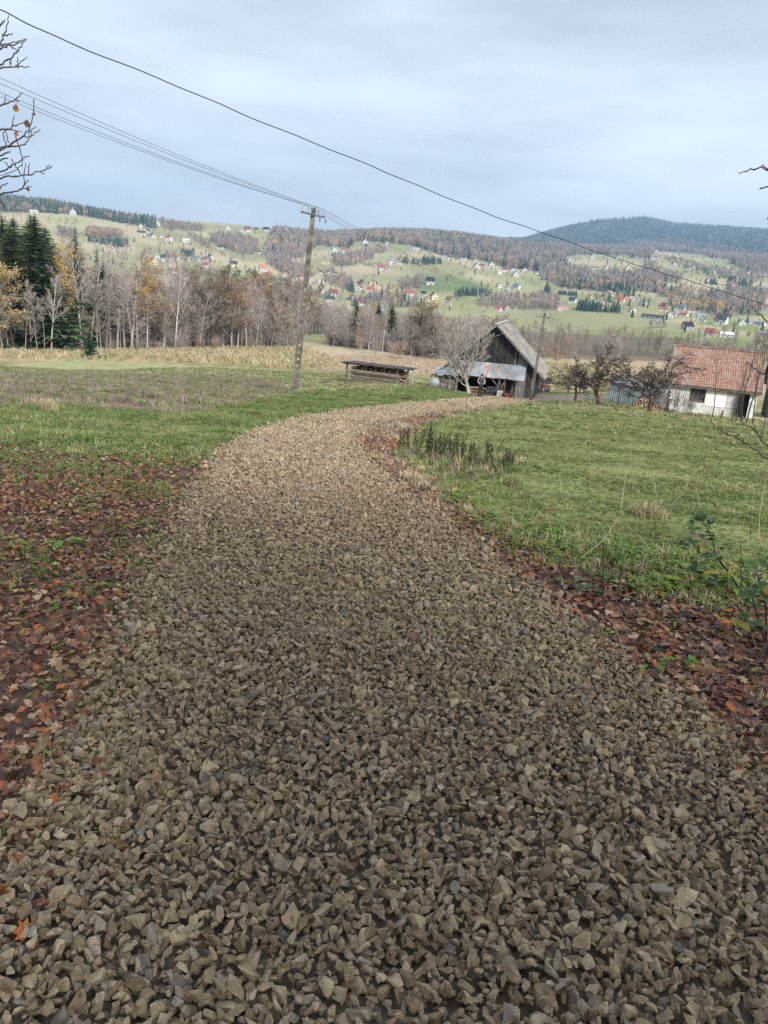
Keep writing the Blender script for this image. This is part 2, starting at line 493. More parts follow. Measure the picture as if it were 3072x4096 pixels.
# ---- land cover: colours of the ground by what grows there
PATH_L = dp((-900,3600),(-330,2212),(-110,2000),(40,1800),(150,1600),(240,1400),(320,1240),(390,1110),(440,1020),(490,965),(565,925),(660,900),(780,882),(900,870),(1000,861),(1080,855),(1150,851))
PATH_R = dp((2700,3600),(2050,2212),(1760,1850),(1560,1580),(1350,1440),(1205,1320),(1100,1235),(1000,1160),(925,1100),(850,1045),(800,1000),(772,965),(775,940),(805,920),(870,905),(950,892),(1040,880),(1120,872),(1165,866))
PATH_POLY = PATH_L + PATH_R[::-1]
GRASS, PALE, TAN, DRY = (.105,.150,.040), (.35,.345,.175), (.42,.33,.20), (.20,.165,.105)
SOIL, PLOUGH, FGREEN, FTAN, FLOOR = (.115,.072,.052), (.34,.255,.175), (.30,.295,.155), (.46,.395,.255), (.15,.115,.085)
COVER = [
 (PALE, dp((0,790),(150,775),(640,800),(900,820),(1060,845),(900,860),(640,850),(0,880))),
 (DRY, dp((0,812),(400,806),(600,828),(620,852),(400,892),(150,872),(0,885))),
 (TAN, dp((0,745),(620,735),(740,790),(640,797),(500,787),(300,778),(150,772),(0,775))),
 (PLOUGH, dp((610,764),(960,772),(945,806),(890,806),(720,796),(640,788))),
 (FTAN, dp((560,752),(640,735),(940,755),(960,772),(610,764))),
 (FGREEN, dp((650,700),(720,700),(740,735),(640,740))),
 (GRASS, dp((0,880),(400,892),(640,850),(960,838),(1040,858),(620,905),(440,1000),(330,1020),(0,950))),
 (SOIL, dp((-600,950),(0,945),(300,985),(455,985),(390,1120),(240,1400),(0,1950),(-600,2300))),
 ((.20,.225,.085), dp((870,905),(1150,864),(1300,862),(1800,890),(1800,1280),(1200,1190),(930,1070),(800,960))),
 (PALE, dp((1180,862),(1300,862),(1800,895),(1800,930),(1400,895))),
 ((.20,.10,.055), dp((770,965),(775,940),(870,903),(1120,870),(1130,873),(960,895),(880,925),(850,985),(1000,1130),(960,1130))),
 (SOIL, dp((800,1000),(930,1085),(1150,1180),(1700,1300),(1900,1990),(1560,1580),(1205,1320),(925,1100))),
 (TAN, dp((1170,778),(1300,800),(1300,850),(1170,840))),
 (FGREEN, dp((1100,684),(1180,672),(1290,672),(1420,690),(1500,705),(1700,740),(1700,810),(1480,778),(1330,745),(1180,735),(1110,705))),
 ((.25,.27,.11), dp((1220,722),(1330,705),(1500,720),(1659,760),(1659,800),(1460,772),(1330,745))),
 (FTAN, c1((-200,260),(500,250),(1100,290),(1500,400),(1659,520),(1659,600),(1300,480),(700,430),(-200,330))),
 (PALE, c1((400,280),(700,290),(1050,320),(1000,390),(500,350))),
 (FGREEN, c1((1480,570),(1659,600),(1800,700),(1659,780),(1540,720))),
 (FGREEN, c2((0,380),(300,400),(500,420),(700,480),(300,520),(0,520))),
 (FTAN, c2((0,290),(500,370),(760,450),(700,480),(400,400),(0,360))),
 (PALE, c2((730,220),(1100,240),(1500,330),(1400,430),(1000,300),(780,260))),
 (FTAN, c2((930,520),(1400,600),(1400,650),(1100,610),(900,560))),
 (FGREEN, c2((950,480),(1300,490),(1420,560),(1200,580))),
 (FTAN, c3((160,480),(420,420),(640,420),(460,480),(120,580))),
 (FGREEN, c3((160,540),(330,500),(520,520),(500,580),(150,600))),
 (FGREEN, c3((420,310),(560,335),(560,400),(410,410))),
 (PALE, c3((800,370),(870,345),(1000,370),(960,400))),
 (FTAN, c3((600,600),(1000,545),(1250,600),(1640,690),(1400,760),(900,690),(720,690))),
 ((.36,.29,.21), c3((760,665),(830,620),(1010,630),(950,680))),
 (FGREEN, c3((950,680),(1020,635),(1570,690),(1420,760))),
 (FGREEN, c3((720,680),(1000,690),(1350,770),(1340,800),(860,740))),
 (PALE, c3((1040,490),(1240,440),(1400,480),(1659,560),(1659,650),(1300,600),(1200,550))),
 (FTAN, c4((0,390),(280,420),(280,470),(0,450))),
 (FGREEN, c4((0,470),(330,480),(600,560),(860,660),(850,760),(600,720),(130,650),(0,640))),
 (FTAN, c4((610,630),(870,680),(870,750),(610,700))),
 ((.17,.225,.095), c4((130,650),(600,710),(900,800),(850,880),(450,850),(0,860))),
 (PALE, c4((880,680),(1150,720),(1500,800),(1500,900),(950,870))),
 ((.175,.235,.11), c4((1200,715),(1659,780),(1659,850),(1500,860))),
 ((.43,.34,.27), c4((960,880),(1340,900),(1330,955),(900,940))),
 ((.20,.27,.07), c4((470,900),(690,905),(600,960),(440,950))),
 (FGREEN, c4((860,395),(1030,400),(1030,440),(900,430))),
 (FTAN, c4((800,290),(1020,310),(1070,350),(830,330))),
 (FTAN, c5((330,100),(560,120),(780,150),(700,170),(300,140))),
 ((.17,.24,.10), c5((540,200),(760,205),(800,225),(560,225))),
 (FGREEN, c5((0,270),(250,330),(350,380),(350,430),(0,380))),
 (FTAN, c6((0,250),(250,280),(700,330),(640,360),(300,330),(60,270))),
 (FTAN, c6((100,50),(250,60),(360,100),(200,110))),
 (FTAN, c6((600,60),(830,120),(700,130))),
 (PALE, c6((350,420),(620,460),(560,480),(380,450))),
 ((.22,.27,.09), c6((380,530),(560,550),(750,580),(950,640),(950,690),(650,640),(450,600))),
 ((.20,.25,.09), c6((520,700),(850,720),(950,760),(950,820),(520,800))),
]
# ---- ground sheet: rings and spokes, fine where the photo looks
_azf = np.concatenate([np.linspace(-math.pi, -0.66, 46, endpoint=False), np.linspace(-0.66, 0.66, 420, endpoint=False), np.linspace(0.66, math.pi, 46, endpoint=False)])
_rr = np.geomspace(0.45, 6300, 430)
AZ, RR = np.meshgrid(_azf, _rr, indexing='ij')
GX, GY = np.sin(AZ) * RR, np.cos(AZ) * RR
GZ = hz(GX, GY)
GPX, GPY = project(np.stack([GX, GY, GZ], -1).reshape(-1, 3))
GPX, GPY = GPX.reshape(AZ.shape), GPY.reshape(AZ.shape)
_na, _nr = AZ.shape
_gc = np.empty(AZ.shape + (3,))
def _lerp(a, b, t):
    return np.asarray(a)[None, None] * (1 - t[..., None]) + np.asarray(b)[None, None] * t[..., None]
_gc[:] = (.15, .17, .06)
_t = sstep(RR, 70, 110)[..., None]; _gc = _gc * (1 - _t) + np.array(TAN) * _t
_t = sstep(RR, 165, 200)[..., None]; _gc = _gc * (1 - _t) + np.array(FLOOR) * _t
_cell = np.sin(GX * 0.011 + np.sin(GY * 0.013) * 2) + np.sin(GY * 0.017 + GX * 0.004)
_fc = np.where((_cell > 0.2)[..., None], np.array(FGREEN), np.where((_cell > -0.6)[..., None], np.array(PALE), np.array(FTAN)))
_t = sstep(RR, 380, 460)[..., None]; _gc = _gc * (1 - _t) + _fc * _t
_t = sstep(RR, 2500, 3000)[..., None]; _gc = _gc * (1 - _t) + np.array((.10, .105, .075)) * _t
for col_, poly_ in COVER:
    _gc[inpoly(GPX, GPY, poly_) & (np.cos(AZ) > 0.3)] = col_
_gc[(RR < 25) & (np.cos(AZ) < 0.3)] = SOIL
_rg = np.random.default_rng(3)
# soften the borders a little and vary
for _ in range(2):
    _gc[:, 1:-1] = (_gc[:, :-2] + 2 * _gc[:, 1:-1] + _gc[:, 2:]) / 4
    _gc[1:-1] = (_gc[:-2] + 2 * _gc[1:-1] + _gc[2:]) / 4
_gv = np.stack([GX, GY, GZ], -1).reshape(-1, 3)
_ia, _ir = np.meshgrid(np.arange(_na), np.arange(_nr - 1), indexing='ij')
_a = _ia * _nr + _ir; _b = ((_ia + 1) % _na) * _nr + _ir
_gf = np.stack([_a, _a + 1, _b + 1, _b], -1).reshape(-1, 4)
m_ground = mat('ground', (.62, .62, .62), (1.3, 1.3, 1.3), scale=0.9, coords='World', attr='cover', bump=0.5, bscale=14, rough=0.95, detail=9, lo=0.3, hi=0.7, spec=0.1)
me = fast_mesh('ground', _gv, _gf, m_ground, smooth=True)
_ca = me.attributes.new('cover', 'FLOAT_COLOR', 'POINT')
_ca.data.foreach_set('color', np.concatenate([_gc.reshape(-1, 3), np.ones((_na * _nr, 1))], 1).astype(np.float32).ravel())
ground = link('ground', me)
tag(ground, 'sloping meadow and fields running down into the valley', kind='structure')
# close the small hole under the camera
g = Geo()
_ring = [(math.sin(a) * 0.46, math.cos(a) * 0.46, -0.02) for a in np.linspace(0, 6.283, 24, endpoint=False)]
g.add(_ring, [tuple(range(24))])
g.build('soil_patch', m_ground, ground)

# ---- gravel path sheet
def resample(px_list, n):
    P = np.array([gp(*p) for p in px_list])
    s = np.concatenate([[0], np.cumsum(np.linalg.norm(np.diff(P[:, :2], axis=0), axis=1))])
    # denser towards the camera
    t = np.linspace(0, 1, n) ** 1.6 * s[-1]
    return np.stack([np.interp(t, s, P[:, 0]), np.interp(t, s, P[:, 1])], -1)
_NL, _NC = 110, 15
_pl, _pr = resample(PATH_L, _NL), resample(PATH_R, _NL)
_tc = np.linspace(0, 1, _NC)
_pxy = _pl[:, None, :] * (1 - _tc)[None, :, None] + _pr[:, None, :] * _tc[None, :, None]
_pz = hz(_pxy[..., 0], _pxy[..., 1]) + 0.010 + 0.012 * (1 - (2 * _tc - 1) ** 4)[None, :]
_pz[:, 0] -= 0.03; _pz[:, -1] -= 0.03
_pv = np.concatenate([_pxy, _pz[..., None]], -1).reshape(-1, 3)
_i, _j = np.meshgrid(np.arange(_NL - 1), np.arange(_NC - 1), indexing='ij')
_pa = (_i * _NC + _j)
_pf = np.stack([_pa, _pa + 1, _pa + _NC + 1, _pa + _NC], -1).reshape(-1, 4)
m_path = mat('path_bed', (.045, .034, .025), (.12, .095, .068), scale=17, coords='World', bump=1.0, bscale=26, rough=0.95, detail=6)  # bed coloured dark so the gaps between stones look shaded
path = link('gravel_path', fast_mesh('gravel_path', _pv, _pf, m_path, smooth=True))
tag(path, 'crushed stone path curving down to the barn', kind='structure')
_path_bed_tree_pts = _pxy
def path_z(x, y):
    return hz(x, y) + 0.05
# dirt track past the barn
_tl, _tr = dp((1120,855),(1180,853),(1240,853),(1300,855),(1420,862)), dp((1140,868),(1200,868),(1260,868),(1310,867),(1420,868))
_a1, _b1 = np.array([gp(*p)[:2] for p in _tl]), np.array([gp(*p)[:2] for p in _tr])
_tt = np.linspace(0, 1, 7)
_txy = _a1[:, None] * (1 - _tt)[None, :, None] + _b1[:, None] * _tt[None, :, None]
_tz = hz(_txy[..., 0], _txy[..., 1]) + 0.035
_i, _j = np.meshgrid(np.arange(4), np.arange(6), indexing='ij'); _pa = _i * 7 + _j
m_track = mat('track_dirt', (.13, .11, .095), (.25, .215, .185), scale=1.2, coords='World', bump=0.5, bscale=9, rough=0.95)
track = link('dirt_track', fast_mesh('dirt_track', np.concatenate([_txy, _tz[..., None]], -1).reshape(-1, 3), np.stack([_pa, _pa + 1, _pa + 8, _pa + 7], -1).reshape(-1, 4), m_track, smooth=True))
tag(track, 'grey dirt track leading right from the barn', kind='structure')

# haze: one closed box of thin air round the whole valley
_hb, _ht0 = float(GZ.min()) - 2, float(GZ.max()) + 45
print('haze', _hb, _ht0)
g = Geo(); g.box((0, 0, (_hb + _ht0) / 2), (12800, 12800, _ht0 - _hb))
m_haze = bpy.data.materials.new('haze'); m_haze.use_nodes = True
_ht = m_haze.node_tree; _ht.nodes.clear()
_pvn = _ht.nodes.new('ShaderNodeVolumePrincipled'); _pvn.inputs['Color'].default_value = (0.48, 0.72, 1.0, 1)
_pvn.inputs['Density'].default_value = 0.00018; _pvn.inputs['Anisotropy'].default_value = 0.2
_ho = _ht.nodes.new('ShaderNodeOutputMaterial'); _ht.links.new(_pvn.outputs[0], _ho.inputs['Volume'])
haze = g.build('haze', m_haze)
tag(haze, 'thin bluish autumn haze over the valley', kind='stuff')
# ------------------------------------------------------------------ plant generators
def unit(v):
    return v / (np.linalg.norm(v) + 1e-12)
def limb(rg, p, d, Ln, n, wig, up):
    P = [np.array(p, float)]; d = unit(np.array(d, float))
    for i in range(n):
        d = unit(d + rg.normal(0, wig, 3) + np.array([0, 0, up]))
        P.append(P[-1] + d * (Ln / n))
    return np.array(P)
def side_dir(rg, d, ang, phi):
    ref = np.array([0, 0, 1.0]) if abs(d[2]) < 0.95 else np.array([1.0, 0, 0])
    a = unit(np.cross(d, ref)); b = np.cross(d, a)
    s = a * math.cos(phi) + b * math.sin(phi)
    return unit(d * math.cos(ang) + s * math.sin(ang))
def bare_tree(seed, H, r0, spec):
    """returns Geo trunk (stem and limbs), Geo crown (branches and twigs), tip points"""
    rg = np.random.default_rng(seed)
    tr, cr, tips = Geo(), Geo(), []
    S = spec
    stems = S.get('stems', 1)
    def rec(P, R, lev):
        n = S['n'][lev]; phi = rg.uniform(0, 6.28)
        Ltot = np.linalg.norm(np.diff(P, axis=0), axis=1).sum()
        for i in range(n):
            t = S['start'][lev] + (0.98 - S['start'][lev]) * (i + rg.uniform(0.1, 0.9)) / n
            k = t * (len(P) - 1); j = min(int(k), len(P) - 2); fr = k - j
            p = P[j] * (1 - fr) + P[j + 1] * fr; d = unit(P[j + 1] - P[j]); rad = R[j] * (1 - fr) + R[j + 1] * fr
            phi += 2.4 + rg.normal(0, 0.4)
            ang = S['ang'][lev] * rg.uniform(0.7, 1.25)
            sh = S.get('shape', 0.55)
            Lc = Ltot * S['len'][lev] * (1 - sh * t) * rg.uniform(0.7, 1.25)
            rc = max(S['rmin'], rad * S['rr'][lev])
            Q = limb(rg, p, side_dir(rg, d, ang, phi), Lc, S['seg'][lev], S['wig'][lev], S['up'][lev])
            RQ = np.linspace(rc, max(S['rmin'] * 0.6, rc * 0.3), len(Q))
            (tr if lev < S.get('trunk_lev', 1) else cr).tube(Q, RQ, S['k'][lev], cap=False)
            if lev + 1 < len(S['n']):
                rec(Q, RQ, lev + 1)
            else:
                tips.append(Q[-1]); tips.append(Q[len(Q) // 2])
    for s in range(stems):
        lean = S.get('lean', 0.04) * (1 if stems == 1 else 3)
        d = unit(np.array([rg.normal(0, lean), rg.normal(0, lean), 1]))
        h = H * (1 if s == 0 else rg.uniform(0.7, 0.97))
        base = np.array([0, 0, -0.15]) + (np.array([rg.normal(0, .25), rg.normal(0, .25), 0]) if s else 0)
        P = limb(rg, base, d, h * S.get('trunk_len', 1.0), S.get('tseg', 9), S.get('twig', 0.035), S.get('tup', 0.03))
        R = np.linspace(1, S.get('tip', 0.12), len(P)) ** 0.9 * r0 * (1 if s == 0 else 0.75)
        R[0] *= 1.25
        tr.tube(P, R, 7, cap=False)
        rec(P, R, 0)
    return tr, cr, np.array(tips)
def leaf_quads(g, pts, rg, size, n, spread, mi=0):
    V, F = [], []
    for p in pts:
        for _ in range(n):
            c = p + rg.normal(0, spread, 3); s = size * rg.uniform(0.6, 1.4)
            a = unit(rg.normal(0, 1, 3)); b = unit(np.cross(a, rg.normal(0, 1, 3)))
            o = len(V)
            V += [c - a * s, c + b * s * .5, c + a * s, c - b * s * .5]; F.append((o, o + 1, o + 2, o + 3))
    g.add(V, F, mi)
def spruce(seed, H, Rm, low=0.06, dens=1.0, mi=0):
    rg = np.random.default_rng(seed)
    tr, cr = Geo(), Geo()
    tr.tube([(0, 0, -.2), (0, 0, H * .5), (0, 0, H * .99)], [H * .013, H * .008, .02], 6, cap=False)
    z = H * low; V, F = [], []
    while z < H * 0.985:
        t = (z - H * low) / (H * (1 - low))
        Lb = Rm * (1 - t) ** 0.85 * rg.uniform(0.75, 1.15) + 0.12
        nb = int(rg.integers(6, 9) * dens)
        ph = rg.uniform(0, 6.28)
        for i in range(nb):
            a = ph + i * 6.283 / nb + rg.normal(0, .15)
            Lq = Lb * rg.uniform(0.7, 1.2)
            dx = np.array([math.cos(a), math.sin(a), 0]); sx = np.array([-math.sin(a), math.cos(a), 0])
            zz = z + rg.normal(0, .12)
            drop = rg.uniform(0.12, 0.38)
            ns = 3 if Lq < 1.2 else 5
            pts = []
            for s in range(ns + 1):
                u = s / ns
                pts.append(np.array([0, 0, zz]) + dx * Lq * u + np.array([0, 0, 1]) * Lq * (-drop * u + 0.22 * u * u * u))
            for s in range(ns):
                u = (s + .5) / ns
                w = Lq * 0.30 * (1 - 0.75 * u) + 0.05
                p, q = pts[s], pts[s + 1]
                for sg in (-1, 1):
                    o = len(V)
                    tipq = q + dx * w * .35 + sx * sg * w * rg.uniform(.7, 1.2) + np.array([0, 0, -w * rg.uniform(.25, .7)])
                    V += [p, q, tipq]; F.append((o, o + 1, o + 2))
                o = len(V)
                V += [p, q, (p + q) / 2 + np.array([rg.normal(0, .05), rg.normal(0, .05), -w * rg.uniform(.5, 1.0)])]; F.append((o, o + 1, o + 2))
        z += max(0.16, Lb * 0.13) / dens
    cr.add(V, F, mi)
    # leader
    cr.tube([(0, 0, H * .95), (0, 0, H * 1.02)], [.05, .01], 4, mi, cap=False)
    return tr, cr
def pine(seed, H, Rm):
    rg = np.random.default_rng(seed)
    tr, cr, tips = bare_tree(seed, H, H * .013, dict(n=[11, 5], start=[.55, .3], ang=[1.15, .7], len=[.26, .5], seg=[4, 3], wig=[.1, .15], up=[.08, .1],
                      rr=[.45, .5], rmin=.02, k=[4, 3], trunk_lev=1, shape=.5))
    V, F = [], []
    for p in tips:
        for _ in range(22):
            d = unit(rg.normal(0, 1, 3) + np.array([0, 0, .35])); s = unit(np.cross(d, rg.normal(0, 1, 3)))
            c = p + rg.normal(0, .22, 3); Lq = rg.uniform(.28, .55)
            o = len(V); V += [c - s * .05, c + s * .05, c + d * Lq]; F.append((o, o + 1, o + 2))
    cr.add(V, F, 1)
    return tr, cr

# bark, twig and leaf colours
m_birch = mat('birch_bark', (.46, .44, .41), (.66, .64, .60), scale=3, rough=.8, c3=(.10, .09, .08), s3=5, stretch=(1, 1, 3.5), rnd=.08)
m_birchtw = mat('birch_twigs', (.27, .21, .19), (.48, .43, .40), scale=.5, rough=.9, rnd=.12)
m_grey = mat('grey_bark', (.24, .21, .185), (.42, .38, .335), scale=2.5, rough=.9, rnd=.15)
m_greytw = mat('grey_twigs', (.23, .19, .16), (.41, .36, .315), scale=.4, rough=.95, rnd=.18, hue=.012)
m_dark = mat('dark_bark', (.045, .035, .03), (.11, .085, .07), scale=6, rough=.9, rnd=.15, bump=.4)
m_darktw = mat('dark_twigs', (.06, .045, .042), (.115, .09, .08), scale=2, rough=.9, rnd=.15)
m_redbark = mat('orchard_bark', (.045, .032, .028), (.13, .065, .048), scale=3, rough=.9, bump=.5, c3=(.28, .26, .21), s3=2.5)
m_walnut = mat('pale_bark', (.24, .215, .185), (.44, .405, .355), scale=3, rough=.85, bump=.3)
m_spruce = mat('spruce_needles', (.045, .082, .040), (.115, .155, .068), scale=.9, rough=.8, rnd=.25, hue=.02, c3=(.11, .115, .035), s3=.35)
m_spruce_y = mat('young_spruce_needles', (.018, .050, .032), (.045, .090, .055), scale=1.6, rough=.8)
m_pine = mat('pine_needles', (.045, .085, .045), (.10, .145, .075), scale=.8, rough=.8, rnd=.2)
m_pinebark = mat('pine_bark', (.20, .11, .07), (.33, .21, .15), scale=2, rough=.9)
m_gold = mat('golden_leaves', (.38, .255, .115), (.54, .39, .20), scale=.6, rough=.7, rnd=.18, hue=.015, transl=.25)
m_yellow = mat('yellow_leaves', (.50, .30, .05), (.68, .45, .10), scale=.6, rough=.7, rnd=.12, transl=.25)
m_rust = mat('rust_leaves', (.27, .15, .09), (.42, .26, .16), scale=.6, rough=.75, rnd=.2, transl=.2)
m_olive = mat('olive_brown_leaves', (.15, .115, .05), (.28, .215, .10), scale=.6, rough=.8, rnd=.2, transl=.2)

S_BIRCH = dict(n=[16, 8, 7], start=[.30, .25, .2], ang=[.62, .55, .6], len=[.40, .5, .5], seg=[5, 4, 3], wig=[.07, .1, .14], up=[.09, .06, -.02],
               rr=[.45, .5, .6], rmin=.022, k=[5, 4, 3], trunk_lev=1, shape=.6, twig=.03)
S_ALDER = dict(n=[22, 9, 7], start=[.18, .15, .2], ang=[.95, .7, .6], len=[.30, .5, .55], seg=[5, 4, 3], wig=[.09, .12, .15], up=[.10, .06, .03],
               rr=[.45, .5, .6], rmin=.026, k=[5, 3, 3], trunk_lev=1, shape=.5, twig=.03)
S_SLIM = dict(n=[14, 7, 5], start=[.5, .3, .2], ang=[.55, .6, .6], len=[.24, .5, .5], seg=[4, 3, 2], wig=[.07, .1, .14], up=[.10, .06, .0],
              rr=[.45, .5, .6], rmin=.022, k=[4, 3, 3], trunk_lev=1, shape=.5, twig=.03, lean=.05)
S_OAK = dict(n=[14, 9, 8], start=[.20, .2, .2], ang=[1.0, .8, .8], len=[.48, .5, .45], seg=[6, 5, 3], wig=[.16, .2, .25], up=[.07, .03, .02],
             rr=[.5, .5, .55], rmin=.026, k=[5, 4, 3], trunk_lev=1, shape=.55, twig=.06, tip=.2)
S_WALNUT = dict(n=[6, 7, 6, 3], start=[.25, .25, .2, .3], ang=[.75, .65, .6, .5], len=[1.15, .55, .5, .5], seg=[8, 6, 4, 3], wig=[.09, .11, .12, .12], up=[.10, .08, .06, .05],
                rr=[.62, .5, .5, .6], rmin=.011, k=[6, 5, 4, 3], trunk_lev=2, shape=.30, twig=.05, trunk_len=.42, tip=.55, stems=2, tup=.0)
S_ORCH = dict(n=[6, 8, 9, 4], start=[.45, .2, .15, .2], ang=[1.05, .8, .8, .8], len=[1.15, .55, .42, .45], seg=[7, 6, 4, 2], wig=[.16, .2, .22, .2], up=[.05, .03, .02, .06],
              rr=[.6, .5, .5, .7], rmin=.011, k=[6, 4, 3, 3], trunk_lev=2, shape=.25, twig=.12, trunk_len=.38, tip=.6, lean=.12)
S_SHRUB = dict(n=[7, 5], start=[.25, .2], ang=[.6, .6], len=[.5, .5], seg=[4, 3], wig=[.1, .14], up=[.07, .05],
               rr=[.55, .6], rmin=.016, k=[3, 3], trunk_lev=0, shape=.4, stems=14, lean=.09, twig=.06)
S_SAPL = dict(n=[11, 4], start=[.25, .2], ang=[.6, .6], len=[.34, .5], seg=[4, 3], wig=[.08, .12], up=[.08, .04],
              rr=[.4, .5], rmin=.006, k=[4, 3], trunk_lev=0, shape=.5, twig=.05, lean=.05)

TREE_LIB = {}
def lib(kind, var):
    """(trunk mesh, crown mesh, height) of a kind of tree, built once"""
    key = (kind, var)
    if key in TREE_LIB: return TREE_LIB[key]
    sd = 100 + var * 17 + len(kind) * 3 + sum(map(ord, kind))
    rg = np.random.default_rng(sd)
    if kind == 'birch':
        H = 17; t, c, tips = bare_tree(sd, H, .17, S_BIRCH); mt, mc = [m_birch], [m_birchtw]
    elif kind == 'leafy_birch':
        H = 16; t, c, tips = bare_tree(sd, H, .15, S_BIRCH); mt, mc = [m_birch], [m_birchtw, m_yellow]
        sel = tips[(tips[:, 2] > 5)]
        leaf_quads(c, sel[rg.random(len(sel)) < .22], rg, .13, 5, .3, 1)
    elif kind == 'alder':
        H = 14; t, c, tips = bare_tree(sd, H, .15, S_ALDER); mt, mc = [m_grey], [m_greytw]
    elif kind == 'slim':
        H = 15; t, c, tips = bare_tree(sd, H, .10, S_SLIM); mt, mc = [m_walnut if var % 2 == 0 else m_grey], [m_greytw]
    elif kind == 'oak':
        H = 13; t, c, tips = bare_tree(sd, H, .22, S_OAK); mt, mc = [m_dark], [m_greytw, m_olive]
        leaf_quads(c, tips[rg.random(len(tips)) < .35], rg, .10, 4, .25, 1)
    elif kind == 'gold':
        H = 13; t, c, tips = bare_tree(sd, H, .16, S_OAK); mt, mc = [m_grey], [m_greytw, m_gold]
        leaf_quads(c, tips[rg.random(len(tips)) < .42], rg, .13, 5, .3, 1)
    elif kind == 'rust':
        H = 9; t, c, tips = bare_tree(sd, H, .12, S_OAK); mt, mc = [m_grey], [m_greytw, m_rust]
        leaf_quads(c, tips[rg.random(len(tips)) < .45], rg, .09, 4, .22, 1)
    elif kind == 'spruce':
        H = 22; t, c = spruce(sd, H, 5.0, dens=1.0); mt, mc = [m_grey], [m_spruce]
    elif kind == 'slim_spruce':
        H = 22; t, c = spruce(sd, H, 2.7, low=.38, dens=.8); mt, mc = [m_grey], [m_spruce]
    elif kind == 'young_spruce':
        H = 4.2; t, c = spruce(sd, H, 1.15, low=.02, dens=1.3); mt, mc = [m_grey], [m_spruce_y]
    elif kind == 'pine':
        H = 17; t, c = pine(sd, H, 3); mt, mc = [m_pinebark], [m_pinebark, m_pine]
    elif kind == 'walnut':
        H = 6.5; t, c, tips = bare_tree(sd, H, .10, S_WALNUT); mt, mc = [m_walnut], [m_walnut]
    elif kind == 'orchard':
        H = 4.2; t, c, tips = bare_tree(sd, H, .085, S_ORCH); mt, mc = [m_redbark], [m_darktw]
    elif kind == 'shrub':
        H = 4; t, c, tips = bare_tree(sd, H, .035, S_SHRUB); mt, mc = [m_greytw], [m_greytw]
    elif kind == 'red_shrub':
        H = 3; t, c, tips = bare_tree(sd, H, .03, S_SHRUB); mt, mc = [m_greytw], [m_greytw, m_rust]
        leaf_quads(c, tips[rg.random(len(tips)) < .4], rg, .07, 3, .15, 1)
    elif kind == 'sapling':
        H = 5; t, c, tips = bare_tree(sd, H, .035, S_SAPL); mt, mc = [m_greytw], [m_greytw]
    elif kind == 'dark_sapling':
        H = 5; t, c, tips = bare_tree(sd, H, .045, S_SAPL); mt, mc = [m_dark], [m_darktw]
    TREE_LIB[key] = (t.mesh('trunk', mt, True), c.mesh('crown', mc), H, (t, c, mt, mc))
    return TREE_LIB[key]
_trg = np.random.default_rng(77)
def plant(kind, px, py, h, label, name='tree', r=None, var=None, group=None, cat='tree', rz=None, lean=None, wide=1.0, nvar=3, pos=None):
    v = int(_trg.integers(0, nvar)) if var is None else var
    tm, cm, H, _ = lib(kind, v)
    p = pos if pos is not None else gp(px, py, r)
    o = empty(name, p, _trg.uniform(0, 6.28) if rz is None else rz)
    s = h / H
    o.scale = (s * wide, s * wide, s)
    if lean: o.rotation_euler = (lean[0], lean[1], o.rotation_euler[2])
    link('trunk', tm, o); link('crown', cm, o)
    tag(o, label, cat, group, px=px)
    return o
# ------------------------------------------------------------------ far woods: masses nobody could count
m_fconif = mat('far_conifer', (.028, .058, .046), (.062, .10, .070), scale=3, rough=.9, rnd=.3, hue=.02)
m_fbare = mat('far_bare_trees', (.25, .205, .185), (.40, .345, .315), scale=3, rough=.95, rnd=.22, hue=.02)
m_fgold = mat('far_golden_trees', (.46, .30, .14), (.62, .44, .23), scale=3, rough=.9, rnd=.25, hue=.02)
m_fpale = mat('far_pale_trunks', (.44, .40, .37), (.60, .56, .52), scale=3, rough=.9, rnd=.12)
def far_conifer(seed, fat):
    rg = np.random.default_rng(seed); g = Geo()
    n = 7
    for i in range(n):
        z0 = .06 + .82 * i / n; z1 = min(1.0, z0 + .30); rad = fat * (1 - i / n) ** .9 + .012
        k = 9; ph = rg.uniform(0, 6.28)
        V = [(0, 0, z1)]
        for j in range(k):
            a = ph + j * 6.283 / k; rr = rad * (1.0 if j % 2 else .62) * rg.uniform(.8, 1.15)
            V.append((rr * math.cos(a), rr * math.sin(a), z0 - rad * .25 + rg.normal(0, .012)))
        g.add(V, [(0, 1 + j, 1 + (j + 1) % k) for j in range(k)])
    g.tube([(0, 0, -.03), (0, 0, .2)], [.012, .01], 4, cap=False)
    return g
def far_bare(seed, wide, pale):
    rg = np.random.default_rng(seed); g = Geo()
    g.tube([(0, 0, -.03), (rg.normal(0, .01), rg.normal(0, .01), .5), (rg.normal(0, .02), rg.normal(0, .02), .9)], [.012, .009, .004], 4, 1 if pale else 0, cap=False)
    V, F = [], []
    for i in range(120):
        t = rg.uniform(.22, .95); a = rg.uniform(0, 6.28)
        el = rg.uniform(.45, 1.25); Lq = wide * (1.15 - t * .75) * rg.uniform(.6, 1.15)
        d = np.array([math.cos(a) * math.cos(el), math.sin(a) * math.cos(el), math.sin(el)])
        p = np.array([math.cos(a) * .01, math.sin(a) * .01, t * .82]) + d * Lq * rg.uniform(0, .55)
        s = unit(np.cross(d, rg.normal(0, 1, 3))) * .014
        o = len(V); V += [p - s, p + s, p + d * Lq * .6]; F.append((o, o + 1, o + 2))
    g.add(V, F, 0)
    return g
